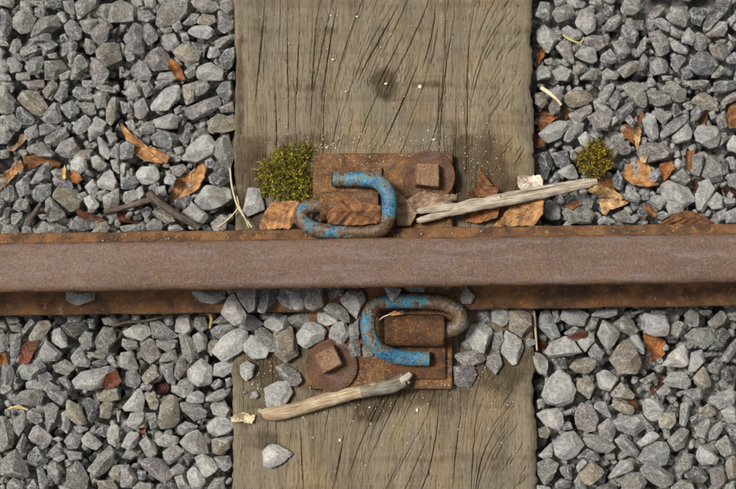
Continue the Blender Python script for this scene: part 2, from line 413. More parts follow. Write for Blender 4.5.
# ------------------------------------------------------------------ rail
FZ = .0145                                    # underside of the rail foot
RAIL_ANG = math.atan2(10.0, 736)
y_fu = P(368, 228.3, FZ+.007)[1]; y_fl = P(368, 310.6, FZ+.007)[1]
RC = (y_fu+y_fl)/2; WF = (y_fu-y_fl)/2
best = min(np.linspace(.06, .14, 161), key=lambda h: abs(P(368, 262.0, FZ+h)[1]-RC))
RH = float(best)
WH = (P(368, 237.3, FZ+RH)[1]-P(368, 286.5, FZ+RH)[1])/2
print('rail: half foot', WF, 'height', RH, 'half head', WH, 'centre', RC)
def build_rail():
    r = .0055; prof = [(-WF, 0), (-WF, .0055), (-WF+.0015, .0072), (-WF*.62, .0098), (-WF*.34, .0128), (-.0085, .0175), (-.0055, .025), (-.0052, RH-.034), (-.0075, RH-.027), (-WH*.62, RH-.0225), (-WH+.001, RH-.0195), (-WH, RH-.017), (-WH, RH-r)]
    for a in np.linspace(0, 90, 7)[1:]: prof.append((-WH+r*(1-math.cos(R(a))), RH-r-.0008+r*math.sin(R(a))))
    prof += [(-WH*.4, RH-.0002), (0, RH)]
    full = prof + [(-y, z) for y, z in prof[-2::-1]]
    pr = np.array(full); npf = len(pr)
    xs = np.concatenate([[-2.2, -1.2, -.7], np.linspace(-.5, .5, 420), [.7, 1.2, 2.2]])
    V = np.zeros((len(xs), npf, 3)); V[..., 0] = xs[:, None]; V[..., 1] = pr[:, 0]; V[..., 2] = pr[:, 1]
    nn = noise3(np.stack([V[..., 0].ravel(), V[..., 1].ravel()*1.5, V[..., 2].ravel()], -1), 22, 31, 4).reshape(V.shape[:2])
    k = np.where(V[..., 2] > RH-.02, .00022, .0005); k = np.where((np.abs(V[..., 1]) > WF-.004) & (V[..., 2] < .01), .0008, k)
    V[..., 1] += nn*k*np.sign(V[..., 1]); V[..., 2] += nn*k*.5
    gi = np.arange(len(xs)*npf).reshape(len(xs), npf); nx = np.roll(gi, -1, 1)
    Fq = np.stack([gi[:-1], gi[1:], nx[1:], nx[:-1]], -1).reshape(-1, 4)
    me = mesh('steel_rail', V.reshape(-1, 3), Fq, M['rail'])
    o = obj('steel_rail', me, None, (0, RC, FZ)); o.rotation_euler.z = RAIL_ANG
    tag(o, 'rusty brown steel rail with smooth worn head crossing the whole picture', 'rail')
    for x in np.arange(-.45, .45, .001):
        for t in np.linspace(-WF, WF, 90):
            i, j = hidx(x, RC+t+x*math.tan(RAIL_ANG)); HM[i, j] = FZ+np.interp(abs(t), [0, WF*.3, WF], [.03, .0135, .0065])
build_rail()

# ------------------------------------------------------------------ solid helpers for the ironwork
def ico(k):
    bm = bmesh.new(); bmesh.ops.create_icosphere(bm, subdivisions=k, radius=1)
    V = np.array([v.co[:] for v in bm.verts]); F = np.array([[v.index for v in f.verts] for f in bm.faces]); bm.free(); return V, F
ICO = {k: ico(k) for k in (2, 3, 4, 5)}
def bev_poly(name, pts, z0, z1, mat, bev=.0012, parent=None, seg=2, jit=0.0, seed=0):
    bm = bmesh.new(); g = random.Random(seed)
    n = len(pts); lo = [bm.verts.new((x, y, z0)) for x, y in pts]; hi = [bm.verts.new((x, y, z1)) for x, y in pts]
    bm.faces.new(lo[::-1]); bm.faces.new(hi)
    for i in range(n): bm.faces.new((lo[i], lo[(i+1) % n], hi[(i+1) % n], hi[i]))
    bmesh.ops.recalc_face_normals(bm, faces=bm.faces)
    bmesh.ops.bevel(bm, geom=list(bm.edges), offset=bev, segments=seg, profile=.6, affect='EDGES', clamp_overlap=True)
    me = bpy.data.meshes.new(name); bm.to_mesh(me); bm.free()
    me.materials.append(mat)
    return obj(name, me, parent)
def disc(name, c, r, z0, z1, mat, parent=None, bev=.0014, seed=1):
    g = np.random.default_rng(seed); N = 64; a = np.linspace(0, 2*math.pi, N, endpoint=False)
    rr = r*(1+noise3(np.stack([np.cos(a), np.sin(a)], -1), .6, seed, 3)*.012)
    return bev_poly(name, [(c[0]+q*math.cos(t), c[1]+q*math.sin(t)) for q, t in zip(rr, a)], z0, z1, mat, bev, parent)
def catmull(pts, m=12):
    p = np.array(pts, float); p = np.vstack([2*p[0]-p[1], p, 2*p[-1]-p[-2]]); out = []
    for i in range(1, len(p)-2):
        for t in np.linspace(0, 1, m, endpoint=False):
            out.append(.5*((2*p[i])+(-p[i-1]+p[i+1])*t+(2*p[i-1]-5*p[i]+4*p[i+1]-p[i+2])*t*t+(-p[i-1]+3*p[i]-3*p[i+1]+p[i+2])*t**3))
    out.append(p[-2]); return np.array(out)
def tube(name, path, rad, mat, parent=None, sides=20, rough=0, seed=0, caps=True, attr=None, flat=1.0):
    C = np.array(path); n = len(C); rad = np.broadcast_to(np.asarray(rad, float), (n,)).copy()
    T = np.gradient(C, axis=0); T /= np.linalg.norm(T, axis=1)[:, None]
    up = np.array([0, 0, 1.]); A = np.cross(T, up); A /= np.linalg.norm(A, axis=1)[:, None]+1e-9; B = np.cross(A, T)
    th = np.linspace(0, 2*math.pi, sides, endpoint=False)
    ring = []
    Ls = np.concatenate([[0], np.cumsum(np.linalg.norm(np.diff(C, axis=0), axis=1))])
    pp = np.stack(np.meshgrid(Ls, th, indexing='ij'), -1).reshape(-1, 2)
    p3 = np.stack([pp[:, 0]*120, np.cos(pp[:, 1]), np.sin(pp[:, 1])], -1)
    nz = noise3(p3, .35, seed, 4).reshape(n, sides)
    V = C[:, None]+(rad[:, None]*(1+rough*nz))[..., None]*(np.cos(th)[None, :, None]*A[:, None]+flat*np.sin(th)[None, :, None]*B[:, None])
    uvw = np.stack([np.repeat(Ls[:, None], sides, 1), np.repeat(th[None]*np.mean(rad), n, 0), np.zeros((n, sides))], -1)
    gi = np.arange(n*sides).reshape(n, sides); nx = np.roll(gi, -1, 1)
    F = np.stack([gi[:-1], nx[:-1], nx[1:], gi[1:]], -1).reshape(-1, 4).tolist()
    V = V.reshape(-1, 3); uvw = uvw.reshape(-1, 3)
    if caps:
        for e, (row, sg) in enumerate(((0, -1), (n-1, 1))):
            ci = len(V)
            inner = C[row]+(V[row*sides:(row+1)*sides]-C[row])*.80+T[row]*sg*rad[row]*.14
            V = np.vstack([V, inner, (C[row]+T[row]*sg*rad[row]*.14)[None]]); uvw = np.vstack([uvw, np.repeat(uvw[row*sides][None], sides+1, 0)])
            for k in range(sides):
                k2 = (k+1) % sides; a, b = row*sides+k, row*sides+k2
                q = [[a, ci+k, ci+k2, b], [ci+k, ci+sides, ci+k2]] if sg < 0 else [[b, ci+k2, ci+k, a], [ci+k2, ci+sides, ci+k]]
                F += [f[::-1] for f in q]
    me = mesh(name, V, F, mat)
    pattr(me, 'tw', uvw, 'FLOAT_VECTOR')
    if attr is not None:
        t = uvw[:, 0]/Ls[-1]; pattr(me, 'paint', np.interp(t, attr[0], attr[1]), 'FLOAT')
    return obj(name, me, parent)

# ------------------------------------------------------------------ base plate with its shoulders and clip housings
PZ = .0125
def rectp(x0, y0, x1, y1, z): return [tuple(P(a, b, z)[:2]) for a, b in ((x0, y1), (x1, y1), (x1, y0), (x0, y0))]
bp = empty('base_plate', P(382, 270, 0))
def child(o, par):
    o.parent = par; o.matrix_parent_inverse = par.matrix_world.inverted(); return o
def setpar(objs, par):
    bpy.context.view_layer.update()
    for o in objs:
        o.parent = par; o.matrix_parent_inverse = par.matrix_world.inverted()
parts = []
plate_poly = [tuple(P(a, b, PZ)[:2]) for a, b in ((307, 389), (452.5, 389), (453, 152.5), (313.5, 153))]
parts.append(bev_poly('plate', plate_poly, .0004, PZ, M['plate'], .0022))
parts.append(bev_poly('raised_pad', rectp(318.5, 166.5, 382, 222, PZ+.005), PZ-.002, PZ+.005, M['plate'], .0018))
parts.append(bev_poly('raised_pad', rectp(384, 318, 446, 379, PZ+.005), PZ-.002, PZ+.005, M['housing'], .0022))
CR = 7.6*PXM(.03)                                  # clip bar radius
def housing(c0, c1, zc, ro, ri, mat):
    a = np.array([*c0, zc]); b = np.array([*c1, zc]); d = (b-a)/np.linalg.norm(b-a); s = np.array([-d[1], d[0], 0]); u = np.array([0, 0, 1.])
    prof = []
    N = 28
    outer = [(ro*math.cos(t), ro*math.sin(t)) for t in np.linspace(0, math.pi, N)]
    outer = [(ro*1.12, -zc+PZ-.001)] + outer + [(-ro*1.12, -zc+PZ-.001)]
    th = np.linspace(0, 2*math.pi, 24, endpoint=False)
    bm = bmesh.new(); rings = []
    stations = [(0, .93), (.0012, .985), (.003, 1), (np.linalg.norm(b-a)-.003, 1), (np.linalg.norm(b-a)-.0012, .985), (np.linalg.norm(b-a), .93)]
    for (t, k) in stations:
        rings.append([bm.verts.new(a+d*t+s*x*k+u*(z*k if z > 0 else z)) for x, z in outer])
    n = len(outer)
    for q in range(len(rings)-1):
        for i in range(n-1): bm.faces.new((rings[q][i], rings[q][i+1], rings[q+1][i+1], rings[q+1][i]))
    for e in (0, -1):                                # end walls with the round hole
        t = stations[e][0]
        hole = [bm.verts.new(a+d*t+s*ri*math.cos(q)+u*ri*math.sin(q)) for q in th]
        hin = [bm.verts.new(v.co+Vector(d)*(.02 if e == 0 else -.02)) for v in hole]
        m = len(hole)
        for i in range(m): bm.faces.new((hole[i], hole[(i+1) % m], hin[(i+1) % m], hin[i]))
        edges = []
        rim = rings[e]
        es = []
        for i in range(n-1): es.append(bm.edges.get((rim[i], rim[i+1])))
        es.append(bm.edges.new((rim[-1], rim[0])))
        for i in range(m): es.append(bm.edges.get((hole[i], hole[(i+1) % m])))
        bmesh.ops.triangle_fill(bm, edges=es, use_beauty=True)
    bmesh.ops.recalc_face_normals(bm, faces=bm.faces)
    me = bpy.data.meshes.new('clip_housing'); bm.to_mesh(me); bm.free(); me.materials.append(M[mat])
    me.polygons.foreach_set('use_smooth', np.ones(len(me.polygons), bool))
    try: me.set_sharp_from_angle(angle=R(40))
    except Exception: pass
    return obj('clip_housing', me)
ZL = PZ+.0165
RO = 15.6*PXM(.03)
parts.append(housing(P(384.5, 330, ZL+.006)[:2], P(444, 330.5, ZL+.006)[:2], ZL, RO, CR*1.12, 'housing'))
parts.append(housing(P(320, 205.5, ZL+.006)[:2], P(378, 205, ZL+.006)[:2], ZL, RO*.93, CR*1.12, 'plate'))
setpar(parts, bp)
tag(bp, 'rusty orange-brown iron base plate on the sleeper beneath the rail', 'base plate')
for (x0, y0, x1, y1, z) in ((310, 153, 453, 235, PZ), (307, 305, 452, 389, PZ), (384, 315, 445, 346, PZ+.028), (320, 192, 380, 220, PZ+.027)):
    a = P(x0, y1, z); b = P(x1, y0, z); i0, j0 = hidx(a[0], a[1]); i1, j1 = hidx(b[0], b[1]); HM[i0:i1, j0:j1] = np.maximum(HM[i0:i1, j0:j1], z)

# square-headed screws on round washers
def screw(wc, hc, wr, side, ang, label, seed):
    e = empty('square_head_screw', P(*wc, PZ)); zt = PZ+.0042
    c = P(*wc, zt); ps = [disc('washer', c, wr*PXM(zt), PZ+.0003, zt, M['washer'], None, .0017, seed)]
    hz = zt+.0125; h = P(*hc, hz); s = side*PXM(hz)/2
    mid = (zt-.0005+hz)/2; hh = (hz-zt+.0005)/2; D, Fi = ICO[5]
    gg = np.random.default_rng(seed); N = []; cc = []
    for k in range(4):
        a = ang+k*math.pi/2+gg.normal(0, .03); nv = np.array([math.cos(a), math.sin(a), .10]); nv /= np.linalg.norm(nv); N.append(nv); cc.append(s*gg.uniform(.97, 1.03))
    for t in ((.03, .02, 1), (0, 0, -1)): nv = np.array(t, float); nv /= np.linalg.norm(nv); N.append(nv); cc.append(hh)
    d = D*np.array([s, s, hh]); d /= np.linalg.norm(d, axis=1)[:, None]
    r = ((np.maximum(d@np.array(N).T, 0)/np.array(cc))**34).sum(1)**(-1/34)
    V = d*r[:, None]; V = V*(1+.010*noise3(V/s, 1.1, seed, 2)+.008*noise3(V/s, 4, seed+1, 2))[:, None]+np.array([0, 0, mid])
    me = mesh('square_head', V, Fi, M['bolt'])
    ps.append(obj('square_head', me, None, (h[0], h[1], 0)))
    setpar(ps, e); tag(e, label, 'screw', 'screws holding the base plate')
    r = wr*PXM(zt)
    for x in np.arange(-r, r, .001):
        for y in np.arange(-r, r, .001):
            if x*x+y*y < r*r:
                i, j = hidx(c[0]+x, c[1]+y); HM[i, j] = max(HM[i, j], zt)
screw((429, 176), (428, 174.6), 26.5, 24, R(-3), 'rusty square-headed screw on a round washer above the rail', 3)
screw((331.5, 365.5), (328.4, 359.4), 26, 22, R(27), 'rusty square-headed screw turned diagonally on its washer below the rail', 5)

# spring clips
ZT = FZ+.0105+CR                                    # toe of the clip lying on the rail foot
def clip(pts, label, paint):
    W = np.array([P(x, y, z) for x, y, z in pts]); C = catmull(W, 12)
    o = tube('rail_clip', C, CR, M['clip'], None, 24, .018, len(pts), True, paint)
    tag(o, label, 'rail clip', 'spring clips holding the rail'); hput(np.array([v.co[:] for v in o.data.vertices])); return o
clip([(332.5, 179.3, PZ+.005+CR), (350, 179.3, PZ+.006+CR), (366, 179.6, PZ+.010+CR), (378, 182, PZ+.016+CR), (387, 191, PZ+.022+CR), (389.3, 205, PZ+.023+CR), (388, 219, ZT+.008), (382, 228.5, ZT+.002), (368, 231.5, ZT), (350, 231.8, ZT), (330, 231.5, ZT), (314, 228.8, ZT), (304, 223, ZT), (301, 215, ZT-.001), (304.5, 208.5, ZL+.001), (313, 205.6, ZL), (330, 205.4, ZL), (350, 205.4, ZL)],
     'rusted spring clip with blue paint flakes above the rail, a leaf inside its loop', ((0, .08, .2, .33, .38, .5, .6, .75, 1), (.62, .66, .74, .84, .42, .30, .66, .50, .36)))
clip([(428.5, 358.3, PZ+.007+CR), (412, 358.2, PZ+.008+CR), (397, 356.5, PZ+.012+CR), (383, 351.5, PZ+.017+CR), (372, 341, PZ+.022+CR), (368, 327, PZ+.023+CR), (369.5, 314, ZT+.007), (376, 305, ZT+.002), (389, 301.3, ZT), (405, 300.8, ZT), (425, 301.3, ZT), (443, 303.3, ZT), (455, 309, ZT), (460.3, 317.5, ZT-.001), (457.5, 326, ZL+.001), (448, 330, ZL), (432, 330.5, ZL), (412, 330.5, ZL)],
     'rusted spring clip with bright blue paint below the rail, hooked around its housing', ((0, .1, .2, .33, .42, .5, .6, .72, .8, 1), (.72, .80, .80, .66, .48, .78, .64, .38, .62, .3)))

# ------------------------------------------------------------------ ballast stones
def hull2(p):
    p = sorted(map(tuple, p))
    def half(q):
        o = []
        for a in q:
            while len(o) > 1 and (o[-1][0]-o[-2][0])*(a[1]-o[-2][1])-(o[-1][1]-o[-2][1])*(a[0]-o[-2][0]) <= 0: o.pop()
            o.append(a)
        return o
    a, b = half(p), half(p[::-1]); return np.array(a[:-1]+b[:-1])
def rock(poly, thick, k, g, p_soft=110):
    """faceted crushed stone whose outline from above is the polygon (metres, about its centre)"""
    D, F = ICO[k]; h = hull2(poly); n = len(h); pl = []; zb = g.uniform(-.15, .08)
    for i in range(n):
        a, b = h[i], h[(i+1) % n]; e = b-a; L = np.linalg.norm(e)
        if L < 1e-5: continue
        nn = np.array([e[1], -e[0]])/L; m = (a+b)/2; dist = max(nn@m, .0015)
        zc = (zb+g.normal(0, .05))*thick
        up = R(g.uniform(6, 52)); dn = R(g.uniform(5, 45))
        for s, an in ((1, up), (-1, dn)):
            nv = np.array([*(nn*math.cos(an)), s*math.sin(an)]); c = dist*math.cos(an)+s*zc*math.sin(an)
            if c > .0008: pl.append((nv, c))
    for s, num in ((1, g.integers(2, 4)), (-1, 2)):
        for q in range(num):
            t = g.normal(0, .40, 2); nv = np.array([t[0], t[1], s]); nv /= np.linalg.norm(nv); pl.append((nv, thick*.5*g.uniform(.72, 1.0)))
    N = np.array([q[0] for q in pl]); c = np.array([q[1] for q in pl])
    base = np.array([.5*np.abs(h[:, 0]).max(), .5*np.abs(h[:, 1]).max(), .3*thick])
    d = D*base; d /= np.linalg.norm(d, axis=1)[:, None]
    dots = np.maximum(d@N.T, 0)/c
    r = (dots**p_soft).sum(1)**(-1/p_soft)
    V = d*r[:, None]; sz = np.sqrt(thick*np.ptp(h[:, 0]))
    sd = int(g.integers(1e9))
    nz = noise3(V/sz, .9, sd, 2)*.022 + noise3(V/sz, 3.4, sd+1, 3)*.022
    return V*(1+nz[:, None]), F
TONE = {'w': (.68, .67, .625), 'l': (.48, .478, .462), 'g': (.30, .298, .29), 'd': (.115, .116, .118), 'b': (.165, .18, .205), 'o': (.305, .295, .25), 't': (.40, .335, .22), 'p': (.32, .285, .275), 'r': (.25, .16, .11)}
UNIT = 10/(734/120)
DATA = [
((0, 0), """o 1 1 9 0 11 5 8 6 1 4;b 0 5 5 7 8 12 7 20 5 24 0 22;g 12 0 16 0 19 4 20 8 12 8;o 21 0 27 0 27 3 23 4 21 3;p 21 5 27 2 29 7 25 11 21 9;g 8 11 11 7 19 8 22 11 18 20 13 21 8 17;o 18 23 20 17 25 11 32 9 36 9 37 16 28 22 22 24;g 18 25 28 21 33 22 32 26 20 28;d 30 0 38 0 38 4 33 6 29 4;l 34 8 37 5 40 9 41 13 38 14;g 38 1 46 0 46 11 40 7;o 46 2 50 0 60 0 59 5 48 13;o 58 7 63 2 69 2 67 8 65 13 61 11;o 66 12 68 3 74 0 82 4 82 14 67 15;g 39 16 43 12 47 13 50 18 50 24 46 25 40 22;o 49 13 55 11 60 12 59 16 55 21 51 19;p 55 19 61 14 67 13 69 17 65 25 60 28 56 23;g 35 29 38 25 42 23 47 26 46 31 38 34 35 32;p 51 23 57 25 59 30 57 35 52 31;g 25 28 32 25 36 28 33 32 27 34;o 5 32 8 22 13 24 14 29 9 34;o 0 23 5 26 6 29 0 28;o 13 28 23 28 24 32 15 36 13 34;g 5 36 9 35 14 40 13 44 7 45 4 41;g 14 41 20 35 26 34 27 38 24 45 18 46;o 27 37 37 36 41 42 33 49 27 48;g 29 33 35 32 35 36 30 36;g 41 34 44 31 48 32 45 38 43 41;o 43 49 45 37 49 33 54 36 54 41 49 49;p 54 41 57 36 62 38 67 44 65 49 56 49;o 59 32 64 27 73 27 75 37 66 42 60 37;o 0 29 4 32 2 39 0 40;g 0 44 6 46 8 50 0 50;g 11 46 18 45 22 50 10 50;g 36 46 44 42 43 48 37 50;d 36 22 40 20 42 25 37 26"""),
((120, 0), """g 6 0 15 0 15 4 10 5;g 15 1 22 0 23 4 21 6 16 4;p 10 6 17 5 23 11 17 15 11 12;o 23 3 30 0 43 0 42 9 35 15 24 17 22 15 26 9;p 43 0 59 0 61 5 57 8 50 8 45 4;p 62 1 70 0 71 7 66 9 61 5;g 38 14 43 8 49 8 47 14 40 17;t 47 13 51 9 58 10 59 15 55 17 48 15;w 41 20 45 16 53 15 58 19 55 24 47 23;g 60 7 63 7 70 13 69 18 64 21 60 18;p 57 25 62 22 70 20 71 23 61 30 58 28;g 4 21 8 14 13 15 15 20 15 32 9 34 4 31;g 3 31 9 33 11 37 5 39;p 15 17 18 15 23 20 24 25 18 29 15 24;l 24 25 28 19 33 20 37 27 33 31 28 30;g 32 17 37 13 39 18 35 21;d 43 25 54 27 51 35 48 35;g 37 20 41 20 43 24 38 26;t 32 32 38 27 45 28 50 32 48 38 42 40 36 36;p 14 36 19 30 25 28 30 34 30 42 20 43;g 3 48 10 36 16 38 20 46 18 49;l 20 49 24 44 31 43 37 49;w 53 36 55 29 60 29 61 33 57 38;b 60 36 64 30 71 28 71 34 67 43 62 41;l 46 42 51 38 57 38 63 43 63 49 48 49;o 39 44 44 39 49 38 46 46 42 48;b 0 14 4 15 3 20 0 19;o 0 26 3 27 3 34 0 37;g 0 40 3 42 2 47 0 49;d 66 46 70 43 71 49 66 49;o 24 17 32 16 32 20 27 21"""),
((0, 80), """o 0 0 8 1 9 5 7 8 0 6;o 0 9 6 8 10 13 9 19 5 22 0 21;p 13 0 27 0 28 5 18 6;t 10 11 13 6 22 6 29 16 25 22 19 20 13 15;d 10 16 14 17 22 24 20 28 13 27 10 22;g 3 23 8 21 12 26 16 29 11 32 5 29;g 25 22 32 13 36 15 38 24 34 27 27 26;o 26 7 32 0 37 1 34 7 29 12;g 32 10 36 3 41 2 41 10 37 14;g 42 9 47 4 57 9 57 13 48 12;o 45 13 50 12 58 13 58 20 54 21 48 18;g 36 16 44 12 50 20 43 24 40 22;g 44 29 52 21 56 24 53 35 47 33;l 52 29 58 21 65 25 63 32 54 37;o 57 10 63 6 67 9 65 17 60 18;t 65 18 67 10 71 9 72 16 71 24 68 28 65 25;o 58 4 65 3 73 6 73 9 66 8 60 6;g 24 28 31 26 36 30 30 34 24 34;b 27 36 36 30 42 29 43 35 35 40 28 40;l 33 44 37 37 45 35 50 43 44 48 38 47;g 14 31 23 27 24 35 18 38;o 19 40 26 38 34 45 32 48 24 47 19 44;g 0 29 6 31 8 34 4 39 0 39;d 51 40 57 37 60 39 56 43 52 43;l 59 33 63 35 68 45 66 49 61 45;p 64 32 67 30 72 36 68 41;l 44 48 50 43 57 42 56 49;g 68 43 73 38 73 49 68 47;o 0 43 6 42 6 48 0 49;d 0 23 6 25 4 28 0 28;d 38 25 43 26 43 31 39 29;g 49 0 65 0 62 4 56 3 50 5"""),
((120, 80), """l 2 8 8 1 12 4 13 9 8 12;g 14 3 19 0 21 3 20 9 16 11 14 7;w 18 16 26 6 32 2 36 3 36 12 28 19 20 22;t 37 3 44 1 47 2 45 13 40 15;o 46 1 53 0 55 4 48 12 45 12;b 58 5 62 0 68 0 70 8 66 12 60 9;p 36 19 42 16 56 10 61 9 62 15 55 21 43 24;g 60 17 69 13 70 19 62 20;t 53 25 60 20 70 23 70 30 60 32 54 29;o 58 37 66 33 70 46 67 56 62 52 57 45;w 37 44 50 33 54 33 59 39 58 45 47 50 38 49;b 36 36 40 30 43 31 42 38 39 40;b 18 35 22 29 33 32 36 36 32 44 23 40;l 20 24 31 20 36 22 36 30 22 29;l 8 14 14 10 18 18 12 25 8 21;g 0 13 7 15 8 20 2 21;p 10 30 16 25 21 28 21 32 13 33;o 3 26 8 23 10 30 8 32;g 33 18 38 15 38 20 34 22;g 0 40 6 37 9 40 8 48 0 49;p 33 42 38 40 40 44 35 47;g 21 1 35 0 30 3 24 6"""),
((0, 155), """g 18 18 24 8 30 3 31 14 26 17 20 18;b 19 22 22 18 32 17 32 24 24 29 19 26;b 32 14 38 13 47 18 47 22 40 21 33 18;t 32 23 36 18 46 21 50 27 48 32 43 35 32 26;o 27 28 30 25 40 36 37 39 31 41 28 36;g 9 18 14 14 18 19 19 24 12 26;o 0 18 6 14 9 22 9 27 4 31 0 28;o 8 33 12 26 18 28 17 33 12 35;l 0 32 7 32 5 38 0 41;g 7 36 14 33 16 40 11 45 7 42;w 44 4 48 0 53 2 54 9 50 12 44 9;l 55 1 60 0 66 6 64 10 57 8;l 51 19 56 14 60 19 59 24 54 24;w 59 16 67 7 72 17 70 22 60 20;w 50 27 55 24 62 31 61 34 54 33;l 63 26 73 20 73 34 64 34;g 59 23 65 21 66 26 61 27;d 42 41 46 37 60 40 57 45 48 47 43 45;t 56 48 59 42 65 40 70 48;g 20 45 26 40 36 44 38 49 22 49;d 33 41 42 45 44 49 38 49;o 2 42 10 43 12 49 0 49;g 31 10 35 8 39 12 34 15;l 67 3 73 2 73 12 69 9;o 13 43 20 40 20 48 13 49;g 46 24 52 22 53 26 49 28"""),
((120, 155), """w 8 12 13 7 22 6 25 13 22 17 16 18 9 16;b 0 14 10 13 12 17 8 21 1 21;w 26 14 32 11 35 14 33 19 28 18;b 52 4 56 2 59 5 57 9 53 8;d 54 13 62 6 67 8 67 16 61 20 55 17;w 45 28 52 18 60 19 67 20 69 27 58 33 50 33;l 38 35 43 28 47 32 55 37 51 42 45 42;p 55 42 62 36 67 38 65 46 58 48;g 16 19 24 17 25 24 19 26;l 22 20 28 19 29 24 25 27 22 25;l 3 23 10 21 12 27 5 31 2 28;l 10 22 14 19 16 25 12 28;l 0 43 13 42 15 46 9 47 0 47;p 15 42 20 38 25 40 27 46 16 46;w 29 44 35 42 40 46 30 47;g 12 34 17 31 20 36 15 39;t 20 32 26 32 36 40 28 42 22 38;p 30 7 38 5 41 8 36 13 31 11;d 33 27 42 24 45 27 40 33 33 31;l 0 3 4 5 3 13 0 16;d 4 10 8 8 9 14 4 15"""),
((0, 310), """o 3 4 12 4 12 8 5 9;b 14 12 19 5 23 8 18 13 15 16;t 18 16 24 7 30 6 32 10 26 18 19 20;g 5 9 13 9 13 14 7 13;w 31 19 32 10 35 8 38 12 45 25 38 24 33 21;d 37 10 42 7 53 6 53 13 47 18 41 15;o 48 18 52 13 57 14 57 22 54 25 49 20;o 58 18 63 10 69 11 71 18 66 26 59 24;o 62 5 70 3 72 7 70 10 64 9;g 0 12 5 10 5 23 2 26 0 26;g 6 15 14 14 12 24 9 32 6 27;l 21 26 28 18 38 27 35 31 23 31;l 43 29 49 22 56 32 54 35 46 34;o 32 34 40 30 47 35 41 40 34 38;l 11 36 16 30 24 30 29 35 19 43 14 42;l 43 44 49 38 60 36 68 34 71 38 64 47 55 49 45 48;b 24 40 30 37 34 42 28 46 24 44;l 10 47 20 42 28 46 26 49;g 0 34 7 34 8 40 6 49 0 49;o 27 49 31 43 40 49;g 34 42 40 40 43 45 42 49 37 45;l 66 26 69 27 73 35 70 36 66 30;d 54 32 62 30 66 33 60 35;o 51 25 65 27 64 31 57 29;o 41 4 50 3 50 7 42 8;d 53 5 58 5 58 12 54 11"""),
((120, 310), """w 1 13 9 9 19 9 20 14 13 19 3 16;g 18 7 24 6 36 16 32 18 20 17;w 33 5 42 2 45 12 40 16 33 13;g 26 5 32 2 33 9 28 10;o 46 4 52 4 54 11 50 14 45 10;o 36 15 40 14 48 20 46 29 43 33 38 26;o 22 18 35 18 35 23 29 26 22 23;p 12 20 17 17 21 18 26 28 19 34 12 28;l 0 26 7 25 12 35 10 38 0 35;g 0 17 10 19 11 23 5 25 0 22;o 26 27 34 24 36 30 28 32 24 32;p 33 40 35 30 40 27 41 36 36 43;t 13 41 20 33 23 34 25 40 16 46;g 24 34 33 32 33 44 29 45;w 41 37 50 29 57 35 56 45 48 47 41 42;l 57 40 58 33 70 29 75 30 72 36 63 41;l 44 16 50 13 54 17 53 24 48 26;o 51 28 54 19 60 17 60 20 56 29;g 4 38 10 36 14 43 10 48 4 46;l 32 49 36 43 42 41 48 49;g 55 46 60 41 63 44 62 47 58 49;b 64 42 68 41 69 46 65 48;g 7 3 13 3 12 7 8 8;g 13 44 20 46 19 49 12 49"""),
((0, 385), """o 7 9 12 4 20 2 27 5 26 12 18 13 10 11;p 27 3 33 0 41 4 41 9 37 13 30 8;t 59 8 63 3 73 1 73 9 65 11 60 10;b 50 14 53 7 60 11 59 20 56 24 51 18;t 41 18 42 8 46 7 50 13 54 23 50 25 43 20;t 61 13 64 10 69 11 68 19 67 22 61 20;g 26 14 31 10 36 14 36 24 30 29 27 22;g 17 17 22 13 26 15 27 22 23 24 17 20;l 37 17 41 15 43 24 41 30 37 27;o 7 22 14 15 17 19 17 24 11 32 8 28;l 15 29 23 24 30 30 33 32 29 38 20 35;o 0 19 4 20 9 30 8 38 3 40 0 40;o 10 38 15 28 17 33 14 42;g 40 34 44 29 50 31 52 40 43 39;l 50 33 54 28 60 33 63 36 59 40 52 37;w 65 29 69 23 73 25 74 33 71 38 66 35;b 57 29 62 24 66 25 65 33 60 30;o 53 52 61 42 67 37 71 41 69 48 64 54 59 56;g 29 41 37 34 40 37 38 43 31 45;b 15 42 22 37 27 41 30 46 25 51 18 48;o 0 46 9 39 14 46 18 55 15 57 0 56;g 0 0 7 0 7 4 3 6 0 5;g 71 16 74 15 74 22 72 23;o 44 25 52 24 55 27 49 30;g 32 33 36 31 39 33 36 35;g 40 40 50 41 51 45 43 46;l 32 45 40 42 40 45 36 47"""),
((0, 409), """g 28 35 34 32 39 37 37 43 33 46 30 42;o 39 39 45 31 49 33 54 42 53 49 40 49;g 23 36 27 36 31 44 30 49 25 49;o 16 49 21 42 25 49;o 4 46 9 41 15 46 14 49 3 49;t 59 44 68 43 72 49 60 50;t 66 40 69 35 74 34 74 43 69 44;d 0 42 3 42 3 45 0 46;b 54 39 58 41 60 45 56 46;d 39 31 44 30 45 34 40 36"""),
((120, 385), """w 1 14 6 7 12 1 15 8 14 16 3 16;t 16 6 21 3 24 9 24 15 18 15;t 23 23 25 11 30 6 35 7 36 13 37 22 32 26 26 27;p 36 10 48 11 54 16 52 20 45 22 38 16;l 39 9 48 2 52 6 52 11 41 11;l 53 7 60 3 67 1 68 6 60 10 53 10;l 55 13 58 9 64 10 68 15 65 20 57 18;w 53 25 58 20 64 19 71 25 66 30 59 32 54 29;t 55 33 63 32 70 31 67 39 61 43 56 41;l 4 22 7 17 15 16 16 22 10 27 5 25;o 16 17 22 17 24 26 19 27;g 33 27 40 22 48 25 46 27 38 31;l 37 35 42 29 48 27 52 33 55 42 45 42 40 39;l 20 34 28 29 36 32 36 36 29 38 23 37;p 26 41 33 36 40 40 36 45 30 49 27 46;l 12 35 17 31 22 36 24 43 17 44;w 1 37 6 28 12 29 12 36 6 40;w 46 44 51 42 57 45 60 51 53 58 48 50;l 57 44 67 43 69 49 64 54 59 47;o 3 40 11 37 13 42 6 46 0 45;l 32 0 47 0 45 5 39 8 32 4;d 37 44 44 40 46 45 41 48"""),
